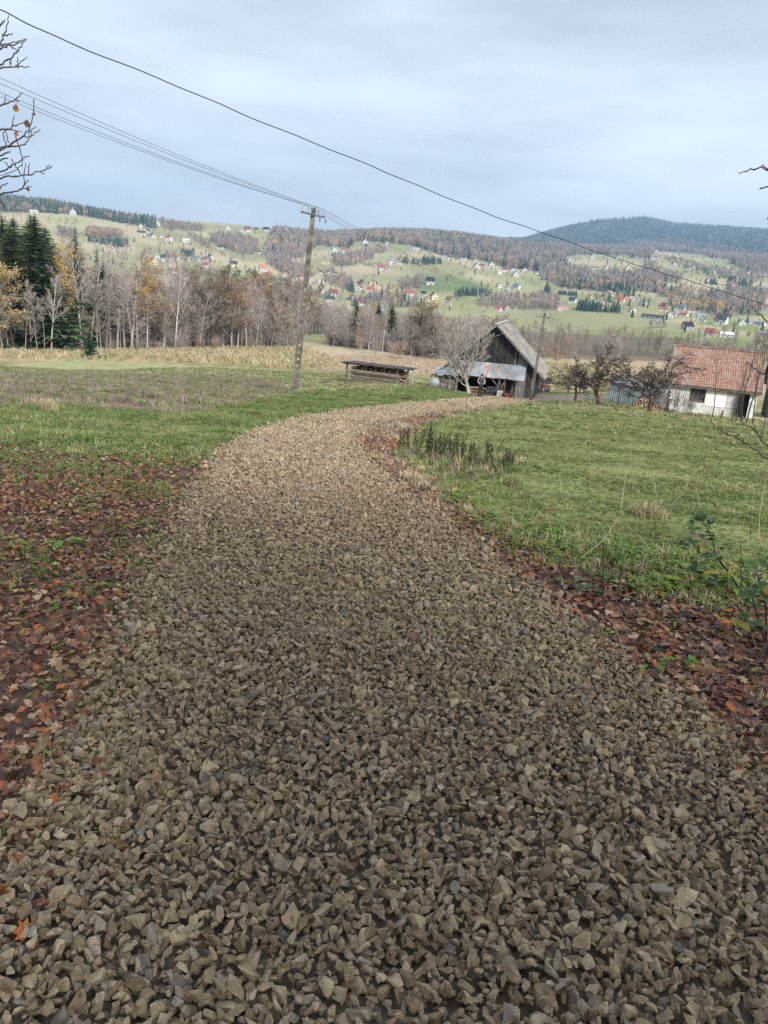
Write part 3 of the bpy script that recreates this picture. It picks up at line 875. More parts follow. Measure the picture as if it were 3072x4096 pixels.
def far_leafy(seed, wide, mi=2):
    rg = np.random.default_rng(seed); g = Geo()
    g.tube([(0, 0, -.03), (0, 0, .7)], [.014, .006], 4, 1, cap=False)
    pts = []
    for i in range(100):
        t = rg.beta(2, 1.6); rad = wide * math.sin(math.pi * min(1, .12 + t * .88)) ** .8
        a = rg.uniform(0, 6.28); q = rad * math.sqrt(rg.random())
        pts.append(np.array([q * math.cos(a), q * math.sin(a), .2 + .8 * t]))
    leaf_quads(g, pts, rg, .045, 1, .01, mi)
    return g
FAR_MATS = [m_fbare, m_fpale, m_fgold, m_fconif]
def _shift(g, mi):
    g.m = [mi] * len(g.m); return g
FAR_PROTO = [_shift(far_conifer(1, .17), 3), _shift(far_conifer(2, .14), 3), _shift(far_conifer(3, .2), 3),
             far_bare(4, .42, True), far_bare(5, .52, False), far_bare(6, .34, True), far_bare(7, .62, False),
             far_leafy(8, .24), far_leafy(9, .17), far_leafy(10, .32)]
MIX = {'c': [0, 1, 2], 'b': [3, 4, 5, 6], 'g': [7, 8, 9], 'p': [3, 5]}
# ground cells with their area, to draw tree positions from
_ca_ = (RR[:, 1:] ** 2 - RR[:, :-1] ** 2) / 2 * np.gradient(_azf)[:, None]
_cx, _cy = (GPX[:, 1:] + GPX[:, :-1]) / 2, (GPY[:, 1:] + GPY[:, :-1]) / 2
_crr = (RR[:, 1:] + RR[:, :-1]) / 2
_wrg = np.random.default_rng(11)
def stain(poly, rmin, rmax, c=(.135, .108, .085)):
    # the litter under a wood
    m = inpoly(GPX, GPY, poly) & (RR > rmin) & (RR < rmax) & (np.abs(AZ) < 0.66)
    _gc[m] = _gc[m] * .25 + np.array(c) * .75
def draw_points(poly, area_per, rmin, rmax, nmax=9000):
    m = inpoly(_cx, _cy, poly) & (_crr > rmin) & (_crr < rmax) & (np.abs(AZ[:, 1:]) < 0.66)
    idx = np.argwhere(m)
    if len(idx) == 0: return np.zeros((0, 3))
    w = _ca_[m]; n = int(min(nmax, w.sum() / area_per))
    if n < 1: return np.zeros((0, 3))
    pick = idx[_wrg.choice(len(idx), n, p=w / w.sum())]
    az = _azf[pick[:, 0]] + _wrg.uniform(-.5, .5, n) * 0.00314
    t = _wrg.random(n)
    r = _rr[pick[:, 1]] * (1 - t) + _rr[pick[:, 1] + 1] * t
    x, y = np.sin(az) * r, np.cos(az) * r
    return np.stack([x, y, hz(x, y)], -1)
def far_wood(name, label, zones):
    """zones: (polygon of tree feet, square metres per tree, min height, max height, mix, min distance, max distance)"""
    P, I, S = [], [], []
    for poly, ap, hmin, hmax, mixs, rmin, rmax in zones:
        if ap < 150: stain(poly, rmin, rmax)
        p = draw_points(poly, ap * .72, rmin, rmax)
        k = len(p)
        if not k: continue
        kinds = _wrg.choice(list(mixs), k)
        # neighbours tend to be of one kind
        cl = np.sin(p[:, 0] * .03 + 1.3 * np.sin(p[:, 1] * .021)) + np.sin(p[:, 1] * .035)
        first = mixs[0]
        kinds = np.where((cl > .5) & (_wrg.random(k) < .6), first, kinds)
        I.append([_wrg.choice(MIX[q]) for q in kinds])
        s = _wrg.uniform(hmin, hmax, k); s = np.where(kinds == 'g', s * .85, s)
        P.append(p); S.append(s)
    P, I, S = np.concatenate(P), np.concatenate(I), np.concatenate(S)
    R = np.stack([_wrg.normal(0, .03, len(P)), _wrg.normal(0, .03, len(P)), _wrg.uniform(0, 6.28, len(P))], -1)
    S3 = np.stack([S * _wrg.uniform(.8, 1.25, len(P)), S * _wrg.uniform(.8, 1.25, len(P)), S], -1)
    o = scatter(name, FAR_PROTO, P, R, S3, I, FAR_MATS)
    return tag(o, label, kind='stuff')

far_wood('spruce_wood', 'dark spruce wood along the crest of the left hill', [
 ([(-80,790),(0,808),(220,833),(400,866),(620,897),(620,912),(450,886),(300,856),(100,848),(-80,846)], 75, 13, 20, 'cccb', 1300, 2600),
 (c1((0,225),(500,235),(700,245),(1000,270),(1000,285),(500,252),(0,240)), 60, 8, 13, 'gbb', 1200, 2600),
 (c1((850,245),(1150,290),(1450,345),(1600,350),(1600,365),(1400,360),(1100,310)), 60, 10, 16, 'gcb', 1200, 2600)])
far_wood('hill_wood', 'mixed autumn wood on the middle ridge above the village', [
 ([(1090,928),(1200,940),(1300,948),(1550,938),(1700,942),(1700,1000),(1642,983),(1462,963),(1425,968),(1389,994),(1263,979),(1245,1005),(1100,1037),(1060,1000)], 85, 13, 21, 'bbgcg', 1200, 3000),
 ([(1690,940),(1900,958),(2010,973),(2130,985),(2260,990),(2260,1110),(2120,1084),(2012,1070),(1939,1044),(1831,1037),(1758,1019),(1690,995)], 110, 13, 21, 'bcbgc', 1150, 3300),
 (c3((1000,120),(1300,130),(1659,180),(1659,200),(1000,160)), 60, 14, 20, 'gcc', 1500, 3000),
 ([(2000,973),(2100,955),(2240,960),(2300,990),(2180,1000),(2060,990)], 130, 12, 18, 'cb', 1900, 4200),
])
far_wood('slope_wood', 'bare brown copses between fields on the left slope', [
 (c2((800,300),(900,290),(1100,290),(1330,370),(1330,480),(1200,500),(1000,440),(820,360)), 70, 9, 14, 'bbbpg', 900, 1900),
 (c2((1400,470),(1659,450),(1700,690),(1600,700),(1450,600)), 70, 9, 15, 'bbbbg', 800, 1900),
 (c3((-20,420),(330,400),(330,470),(0,490)), 70, 10, 15, 'bbg', 900, 1900),
 (c3((0,510),(130,520),(150,570),(330,590),(330,620),(0,610)), 70, 8, 13, 'bbg', 800, 1900),
 (c2((240,130),(500,170),(700,200),(760,240),(560,230),(300,215)), 80, 8, 13, 'bb', 1000, 2300),
 (c2((560,280),(760,330),(820,420),(700,380)), 110, 7, 11, 'bb', 800, 1900),
 (c1((640,450),(830,470),(840,540),(660,520)), 40, 9, 13, 'pb', 700, 1900),
 (c1((930,480),(1300,500),(1400,560),(940,510)), 22, 12, 15, 'ppg', 700, 1900),
 (c1((960,540),(1400,580),(1440,620),(1300,630),(980,570)), 28, 6, 8, 'c', 700, 1900),
])
far_wood('hedge_wood', 'bare copses and hedges among the middle fields', [
 (c3((620,520),(790,450),(1090,430),(1090,480),(900,545),(720,575)), 55, 8, 14, 'bbbpg', 800, 1800),
 (c3((1380,770),(1640,720),(1640,800),(1400,830)), 30, 9, 13, 'ppb', 600, 1500),
 (c3((950,380),(1200,400),(1250,430),(1000,420)), 60, 7, 11, 'bb', 1000, 1900),
 (c3((1310,480),(1500,520),(1600,530),(1590,550),(1400,530)), 60, 7, 11, 'cbb', 900, 1900),
 (c3((940,545),(1170,535),(1170,550),(950,560)), 30, 2.5, 4.5, 'b', 900, 1900),
 (c4((110,520),(340,520),(340,540),(120,545)), 40, 8, 12, 'c', 900, 1900),
 (c3((540,620),(700,650),(860,760),(850,860),(700,800),(540,740)), 75, 7, 12, 'bbbg', 600, 1500),
 (c3((130,610),(420,600),(420,690),(160,690)), 75, 7, 12, 'bbg', 600, 1500),
 (c3((380,770),(560,800),(760,900),(800,960),(560,980),(380,920)), 150, 6, 11, 'bbcg', 500, 1300),
 (c3((820,930),(1200,900),(1600,960),(1659,1010),(1200,1040),(850,1010)), 130, 6, 11, 'bbcg', 500, 1300),
 (c3((1180,830),(1420,880),(1420,960),(1200,930)), 110, 6, 11, 'bcg', 500, 1300),
 (c3((815,800),(870,800),(870,850),(815,850)), 30, 9, 13, 'c', 500, 1300),
 (c2((120,640),(600,650),(900,690),(900,740),(120,720)), 120, 7, 12, 'bbg', 500, 1400),
 (c2((300,500),(600,520),(860,590),(620,620),(300,600)), 160, 6, 10, 'bbc', 600, 1500),
 (c2((480,490),(640,500),(640,520),(490,515)), 30, 9, 12, 'c', 600, 1500),
 (c3((890,720),(1330,800),(1330,804),(890,724)), 5, 2.2, 3, 'c', 600, 1500),
 (c3((885,745),(1145,785),(1145,789),(885,749)), 5, 2.2, 3, 'c', 600, 1500),
])
far_wood('valley_wood', 'mixed trees between the houses of the right valley', [
 ([(2150,1082),(2250,1068),(2350,1096),(2600,1110),(2660,1180),(2560,1165),(2400,1150),(2250,1150),(2170,1118)], 120, 10, 17, 'bcgb', 700, 1900),
 (c5((140,300),(420,300),(620,330),(740,390),(600,360),(400,350),(200,330)), 70, 10, 16, 'ccgb', 600, 1700),
 (c5((310,475),(640,515),(640,525),(310,500)), 12, 7, 10, 'c', 500, 1200),
 (c5((160,372),(290,374),(290,384),(160,382)), 10, 4, 5.5, 'c', 500, 1500),
 (c4((1460,850),(1530,850),(1530,872),(1460,872)), 14, 9, 13, 'c', 500, 1500),
 (c4((440,900),(620,870),(850,880),(850,900),(620,895),(470,915)), 22, 7, 10, 'c', 500, 1500),
 (c5((0,400),(160,430),(160,480),(0,480)), 60, 7, 11, 'bbbg', 500, 1300),
 (c4((700,940),(1000,900),(1300,920),(1600,960),(1600,1050),(1100,1040),(700,1000)), 90, 7, 12, 'bbgbp', 450, 1300),
 (c5((330,420),(600,400),(800,440),(940,470),(940,500),(700,480),(400,450)), 150, 6, 11, 'bgc', 500, 1300),
 (c6((180,440),(330,460),(620,480),(700,540),(640,560),(420,500),(200,470)), 60, 8, 13, 'gccb', 500, 1500),
 (c6((150,330),(400,370),(640,400),(900,440),(900,540),(760,540),(560,470),(300,420),(100,390)), 130, 8, 14, 'bbgc', 600, 1900),
 (c6((600,340),(800,350),(950,380),(950,420),(700,400)), 120, 8, 13, 'bcb', 600, 2000),
 (c6((0,130),(80,150),(130,200),(300,260),(260,300),(60,250),(0,250)), 130, 8, 14, 'bcgb', 900, 2400),
 (c6((120,110),(320,130),(500,180),(800,220),(950,270),(950,330),(600,260),(300,180)), 260, 8, 13, 'bbcb', 900, 2800),
 (c6((460,300),(600,305),(800,330),(830,340),(640,300),(480,290)), 90, 8, 13, 'cb', 900, 2800),
 (c6((640,270),(830,310),(800,330),(650,290)), 60, 8, 13, 'c', 900, 2800),
 (c6((400,640),(520,690),(740,690),(740,730),(480,720)), 200, 5, 8, 'bbg', 350, 800),
 (c6((700,700),(940,730),(940,790),(620,790),(620,740)), 260, 3.5, 6, 'b', 300, 800),
 (c6((20,630),(170,610),(180,625),(30,640)), 60, 4, 6.5, 'b', 350, 900),
])
far_wood('slope_trees', 'lone trees and bushes scattered over the far slopes', [
 ([(0,860),(700,905),(1150,935),(1250,1010),(1150,1140),(600,1090),(0,1000)], 900, 4, 10, 'bbbbgc', 700, 2300),
 ([(1100,1030),(1700,1000),(2250,1110),(2250,1260),(1800,1240),(1200,1200)], 900, 4, 9, 'bbbgc', 500, 2300),
 ([(2220,1030),(2700,1020),(3090,1080),(3090,1340),(2850,1370),(2500,1260),(2240,1240)], 1000, 4, 9, 'bbbgcc', 420, 2600)])
far_wood('mountain_forest', 'dark spruce forest covering the broad mountain at right', [
 ([(2080,985),(2118,957),(2237,919),(2370,889),(2570,876),(2700,901),(2933,917),(3120,930),(3120,1060),(2900,1035),(2800,1010),(2700,990),(2560,972),(2400,985),(2250,985)], 560, 17, 27, 'cccccb', 2900, 5600),
 ([(2480,972),(2560,955),(2700,960),(2850,985),(3100,1035),(3100,1080),(2900,1050),(2760,1010),(2600,1000)], 240, 13, 20, 'bbbbgc', 1800, 3800),
 ([(2230,975),(2480,985),(2620,1005),(2600,1040),(2400,1020),(2250,1030)], 150, 12, 18, 'bbc', 1500, 3500),
 ([(2900,1040),(3100,1060),(3100,1120),(2980,1090)], 200, 12, 18, 'bbc', 1500, 3500),
])

# ---- the wood across the near fields: each tree of its edge is a thing, what stands behind it is one mass
def mid_mass(name, label, zones):
    kinds = ['alder', 'birch', 'oak', 'slim', 'shrub', 'spruce', 'pine', 'rust', 'gold']
    protos, mats, P, I, S = [], [], [], [], []
    key = {}
    for kd in kinds:
        for v in (0, 1):
            _, _, H, (t, c, mt, mc) = lib(kd, v)
            g = Geo()
            o = len(mats); mats += mt; g.add(t.v, t.f, o)
            o = len(mats); mats += mc
            g.v.extend(c.v); base = len(t.v)
            g.f.extend([tuple(j + base for j in q) for q in c.f]); g.m.extend([o + q for q in c.m])
            key[(kd, v)] = (len(protos), H); protos.append(g)
    for poly, ap, hmin, hmax, mixs, rmin, rmax in zones:
        stain(poly, rmin, rmax)
        p = draw_points(poly, ap, rmin, rmax)
        for q in p:
            kd = mixs[int(_wrg.integers(len(mixs)))]
            i, H = key[(kd, int(_wrg.integers(2)))]
            P.append(q); I.append(i); S.append(_wrg.uniform(hmin, hmax) / H * (.55 if kd == 'shrub' else 1))
    P, S = np.array(P), np.array(S); n = len(P)
    R = np.stack([_wrg.normal(0, .04, n), _wrg.normal(0, .04, n), _wrg.uniform(0, 6.28, n)], -1)
    return tag(scatter(name, protos, P, R, S, I, mats), label, kind='stuff')
mid_mass('bare_wood', 'leafless grey-brown wood behind the near fields', [
 ([(-200,1395),(300,1398),(700,1395),(1080,1385),(1190,1388),(1215,1335),(1180,1325),(300,1325),(-200,1325)], 16, 10, 15, ['alder','alder','oak','slim','birch','shrub','shrub','alder','rust'], 138, 330),
 ([(-200,1398),(250,1400),(320,1402),(320,1330),(-200,1330)], 40, 14, 20, ['spruce','spruce','alder'], 146, 300),
 ([(1310,1378),(1530,1402),(1663,1425),(1850,1428),(2050,1410),(2050,1335),(1330,1330)], 30, 5.5, 9, ['alder','alder','birch','slim','shrub','shrub','alder','oak'], 150, 420),
 ([(1860,1420),(2150,1430),(2400,1440),(2900,1450),(3100,1450),(3100,1405),(2850,1385),(2740,1352),(2500,1345),(2270,1335),(2050,1320)], 75, 3, 5.5, ['alder','oak','shrub','shrub','alder','alder'], 115, 430),
 ([(-200,1403),(300,1406),(700,1404),(1080,1394),(1190,1390),(1190,1378),(700,1388),(-200,1392)], 7, 5, 9, ['shrub','shrub','shrub','alder'], 132, 175),
 ([(1310,1384),(1530,1406),(1663,1428),(1850,1430),(1850,1415),(1530,1392),(1320,1370)], 8, 5, 9, ['shrub','shrub','shrub','alder'], 140, 220),
 ([(1180,1346),(1345,1346),(1345,1322),(1180,1322)], 22, 7, 11, ['alder','oak','birch','shrub'], 245, 440),
 ([(850,1345),(1150,1345),(1150,1332),(850,1332)], 60, 14, 18, ['pine'], 200, 420),
])
WOOD = 'trees along the edge of the wood'
_e = {'spruce': ('dark green spruce at the left wood edge', 'spruce_tree'), 'slim_spruce': ('slender high-crowned spruce above bare trunks', 'spruce_tree'),
      'birch': ('leafless white-trunked birch at the wood edge', 'birch_tree'), 'leafy_birch': ('birch with yellow leaves at the wood edge', 'birch_tree'),
      'alder': ('bare grey-brown tree at the wood edge', 'bare_tree'), 'oak': ('dark-limbed brown tree with few withered leaves', 'bare_tree'),
      'gold': ('tree with orange-gold autumn leaves at the wood edge', 'golden_tree'), 'rust': ('small tree with rusty leaves by the wood', 'rust_leaved_tree'),
      'slim': ('thin pale bare trunk leaning at the wood edge', 'slim_tree'), 'pine': ('green pine rising behind bare birches', 'pine_tree'),
      'shrub': ('bare rounded shrub at the wood edge', 'shrub'), 'red_shrub': ('low reddish shrub at the wood foot', 'shrub'), 'sapling': ('thin bare sapling in the tall dry grass', 'sapling')}
EDGE = [
 ('spruce',165,1404,858,138),('spruce',70,1404,900,137),('spruce',222,1404,980,142),('slim',100,1409,1130,132),('slim',150,1409,1180,132),('birch',205,1409,1100,132),('gold',12,1408,1080,133),('oak',62,1409,1200,132),('slim',35,1409,1160,132),('slim',178,1409,1200,131),('alder',125,1409,1190,133),  # kind, x, foot y, top y, distance (None: from the ground)
 ('spruce',40,1398,860,150),('spruce',85,1396,868,152),('spruce',150,1396,858,150),('spruce',205,1398,905,146),('spruce',-40,1398,950,146),('spruce',250,1398,1000,150),
 ('slim_spruce',318,1398,905,148),('spruce',110,1402,1100,141),('spruce',20,1403,1180,140),
 ('slim_spruce',400,1398,990,152),('spruce',420,1398,1040,155),('oak',60,1404,1060,140),('slim',128,1402,1090,138),
 ('gold',10,1404,1075,138),('oak',95,1404,1170,137),('leafy_birch',250,1404,1010,140),('oak',285,1404,1150,140),
 ('slim',235,1405,1060,139),('slim',290,1405,1130,139),('birch',330,1405,1000,141),('birch',360,1405,1005,142),('slim',215,1404,1160,139),('slim',180,1404,1180,139),
 ('slim',405,1406,1090,141),('slim',425,1406,1180,141),('birch',470,1406,1000,144),('slim',445,1406,1120,141),('slim',500,1406,1150,142),('alder',525,1405,1000,143),
 ('alder',390,1405,1150,141),('alder',550,1405,1140,143),('leafy_birch',590,1404,1090,144),('oak',620,1404,1190,146),('alder',500,1405,1100,145),('slim',535,1406,1080,140),('slim',480,1408,1240,138),
 ('birch',655,1402,1050,149),('birch',702,1402,1060,149),('oak',600,1403,1130,152),('alder',640,1403,1130,154),
 ('oak',770,1402,1095,156),('alder',740,1402,1110,154),('oak',830,1400,1090,156),('oak',880,1399,1120,157),('rust',925,1398,1150,158),('alder',800,1400,1130,152),
 ('birch',950,1397,1160,160),('birch',985,1396,1165,161),('slim',965,1396,1190,160),('slim',1000,1395,1190,161),('birch',1025,1394,1180,162),('slim',1045,1393,1190,162),('slim',1070,1392,1200,162),
 ('oak',1100,1392,1240,161),('rust',1120,1392,1240,161),('alder',1150,1391,1250,162),('alder',1085,1392,1250,160),
 ('birch',1090,1375,1160,185),('birch',1130,1370,1165,188),('slim',1160,1370,1165,190),('birch',1190,1368,1170,195),('slim',1210,1360,1180,205),('slim',1225,1355,1190,215),
 ('pine',900,1375,1090,205),('pine',950,1375,1100,205),('pine',985,1375,1105,205),('pine',1030,1370,1110,205),('pine',1075,1370,1125,205),
 ('oak',1240,1350,1230,235),('rust',1200,1350,1240,230),
 ('birch',1330,1380,1220,190),('birch',1355,1385,1215,185),('slim',1310,1378,1230,195),('birch',1385,1388,1215,182),('slim',1410,1390,1230,180),('birch',1440,1392,1225,176),
 ('spruce',1420,1385,1205,200),('spruce',1505,1390,1210,195),('spruce',1555,1395,1205,185),('alder',1370,1388,1240,180),
 ('birch',1475,1396,1230,170),('slim',1520,1400,1235,165),('gold',1455,1390,1230,180),('birch',1530,1400,1220,166),('alder',1495,1400,1260,160),('rust',1440,1402,1320,158),
 ('birch',1610,1410,1225,162),('oak',1670,1424,1215,160),('oak',1720,1424,1225,160),('alder',1645,1420,1250,160),('oak',1700,1425,1230,162),('alder',1760,1425,1250,158),
 ('shrub',1500,1412,1350,150),('shrub',1570,1418,1360,150),('red_shrub',1595,1425,1370,140),('shrub',1750,1425,1340,150),('shrub',1120,1394,1330,158),
 ('alder',1810,1425,1270,150),('alder',1850,1425,1275,150),('oak',1800,1425,1290,145),
 ('rust',2180,1475,1370,125),('rust',2255,1480,1360,125),('rust',2215,1478,1390,122),('alder',2140,1470,1320,130),('alder',2230,1465,1370,150),('alder',2290,1470,1375,150),
 ('red_shrub',860,1403,1375,150),('red_shrub',800,1403,1380,150),('red_shrub',1010,1398,1375,155),('shrub',560,1405,1345,142),('shrub',150,1405,1350,138),('shrub',310,1406,1355,138),
 ('shrub',450,1406,1360,139),('shrub',230,1406,1365,138),('shrub',640,1404,1360,145),('shrub',720,1404,1350,148),
 ('sapling',800,1430,1290,118),('sapling',865,1432,1330,118),('sapling',935,1432,1340,115),('sapling',1020,1450,1370,100),('sapling',1440,1455,1330,112),
]
for kd, x, fy, ty, r in EDGE:
    p = gp(x, fy, r)
    top = at(x, ty, math.hypot(p.x, p.y))
    h = max(2.0, top.z - p.z)
    lab, nm = _e[kd]
    plant(kd, x, fy, h, lab, nm, pos=p, group=WOOD, wide={'spruce': 1.75, 'alder': 1.3, 'oak': 1.2, 'slim': 1.0}.get(kd, 1.1), cat='shrub' if 'shrub' in kd else 'sapling' if kd == 'sapling' else 'tree')
p = gp(361, 1420, 112)
plant('young_spruce', 361, 1420, at(361, 1318, 112).z - p.z, 'small dark green young spruce standing before the wood', 'young_spruce', pos=p, nvar=1)
p = gp(1452, 1490, 72); plant('sapling', 1460, 1490, 4.4, 'thin bare sapling behind the lumber stack', 'sapling', pos=p, var=1, cat='sapling')

_ca.data.foreach_set('color', np.concatenate([_gc.reshape(-1, 3), np.ones((_na * _nr, 1))], 1).astype(np.float32).ravel())
# ------------------------------------------------------------------ the houses of the valley
RC = {'d': ('dark grey', (.055, .058, .068)), 'k': ('black', (.022, .024, .028)), 'r': ('red', (.31, .085, .075)), 'm': ('maroon', (.20, .06, .065)),
      'o': ('orange', (.44, .19, .11)), 'g': ('grey', (.25, .25, .26)), 'b': ('slate blue', (.13, .19, .26)), 'n': ('brown', (.21, .13, .095)),
      's': ('salmon', (.46, .27, .20)), 'e': ('green', (.12, .22, .17)), 'p': ('pink', (.50, .22, .24)), 'w': ('pale grey', (.52, .52, .52))}
WC = {'w': ('white', (.62, .61, .58)), 'c': ('cream', (.70, .62, .46)), 'g': ('grey', (.42, .41, .39)), 'n': ('brown', (.28, .17, .11)), 'y': ('yellow', (.68, .52, .26)), 'p': ('pink', (.62, .42, .36))}
def rmat(k): return mat('roof_' + RC[k][0].replace(' ', '_'), tuple(v * .8 for v in RC[k][1]), tuple(min(.9, v * 1.2) for v in RC[k][1]), scale=1.5, rough=.7)
def wmat(k): return mat('render_' + WC[k][0], tuple(v * .86 for v in WC[k][1]), WC[k][1], scale=.8, rough=.9)
m_glass = mat('window_glass', (.03, .035, .045), (.07, .08, .10), scale=1, rough=.15, spec=.6)
m_brick = mat('chimney_brick', (.24, .12, .09), (.33, .18, .14), scale=6, rough=.9)
m_door = mat('dark_door', (.10, .065, .045), (.15, .10, .07), scale=3, rough=.7)
def house_meshes(tp):
    """unit house, 10 m long along x, front towards -y: dict part -> list of meshes"""
    W, Dp, h, rh, ov = {'a': (10, 8.5, 4.2, 4.2, .55), 'f': (9, 10, 4.0, 4.6, .55), 'l': (14, 8, 3.0, 2.2, .5), 't': (9.5, 9, 5.6, 3.6, .5), 'x': (10, 9, 6.0, 1.4, .4)}[tp]
    out = {}
    x, y = W / 2, Dp / 2
    g = Geo()
    if tp == 'f':                                   # gable to the front
        V = [(-x, -y, -1), (x, -y, -1), (x, -y, h), (0, -y, h + rh), (-x, -y, h)]
        g.prism(V, (0, Dp, 0))
        r = Geo(); t = .28; s = rh / x
        for sg in (-1, 1):
            r.prism([(0, -y - ov, h + rh + t), (sg * (x + ov), -y - ov, h - ov * s + t), (sg * (x + ov), -y - ov, h - ov * s), (0, -y - ov, h + rh)], (0, Dp + 2 * ov, 0))
        win = [(-2.1, 1.3), (2.1, 1.3), (-1.3, 4.6), (1.3, 4.6)]; ch = (1.3, .6, h + rh - .6)
    else:
        V = [(-x, -y, -1), (-x, y, -1), (-x, y, h), (-x, 0, h + rh), (-x, -y, h)]
        g.prism(V, (W, 0, 0))
        r = Geo(); t = .28; s = rh / y
        for sg in (-1, 1):
            r.prism([(-x - ov, 0, h + rh + t), (-x - ov, sg * (y + ov), h - ov * s + t), (-x - ov, sg * (y + ov), h - ov * s), (-x - ov, 0, h + rh)], (W + 2 * ov, 0, 0))
        win = [(-W * .36, 1.4), (-W * .14, 1.4), (W * .14, 1.4), (W * .36, 1.4)] if tp in 'l' else [(-3, 1.3), (3, 1.3), (-3, h - 1.1), (0, h - 1.1), (3, h - 1.1)]
        if tp == 'a': win = [(-3.2, 1.5), (-1.1, 1.5), (3.2, 1.5)]
        ch = (W * .22, .5, h + rh - .6)
    if tp == 'a':                                   # dormer in the front slope
        r.prism([(-1.5, -y * .85, h + .4), (1.5, -y * .85, h + .4), (1.5, -y * .85, h + 1.6), (0, -y * .85, h + 2.5), (-1.5, -y * .85, h + 1.6)], (0, y * .8, 0))
        win.append((0, h + .7))
    out['wall'] = [g.mesh('wall', wmat('w'))]
    out['roof'] = [r.mesh('roof', rmat('d'))]
    c = Geo(); c.box((ch[0], ch[1], ch[2] + .5), (.7, .7, 2.0)); out['chimney'] = [c.mesh('chimney', m_brick)]
    out['window'] = []
    for wx, wz in win:
        q = Geo(); dy = -y - .03
        if tp == 'a' and wz > h: dy = -y * .85 - .03
        q.box((wx, dy, wz + .7), (1.25, .10, 1.4)); out['window'].append(q.mesh('window', m_glass))
    dd = Geo(); dd.box((W * .02 + .5 if tp != 'a' else 1.2, -y - .035, 1.05), (1.1, .10, 2.1)); out['door'] = [dd.mesh('door', m_door)]
    return out, W
HM = {t: house_meshes(t) for t in 'aflt' + 'x'}
_hr = np.random.default_rng(21)
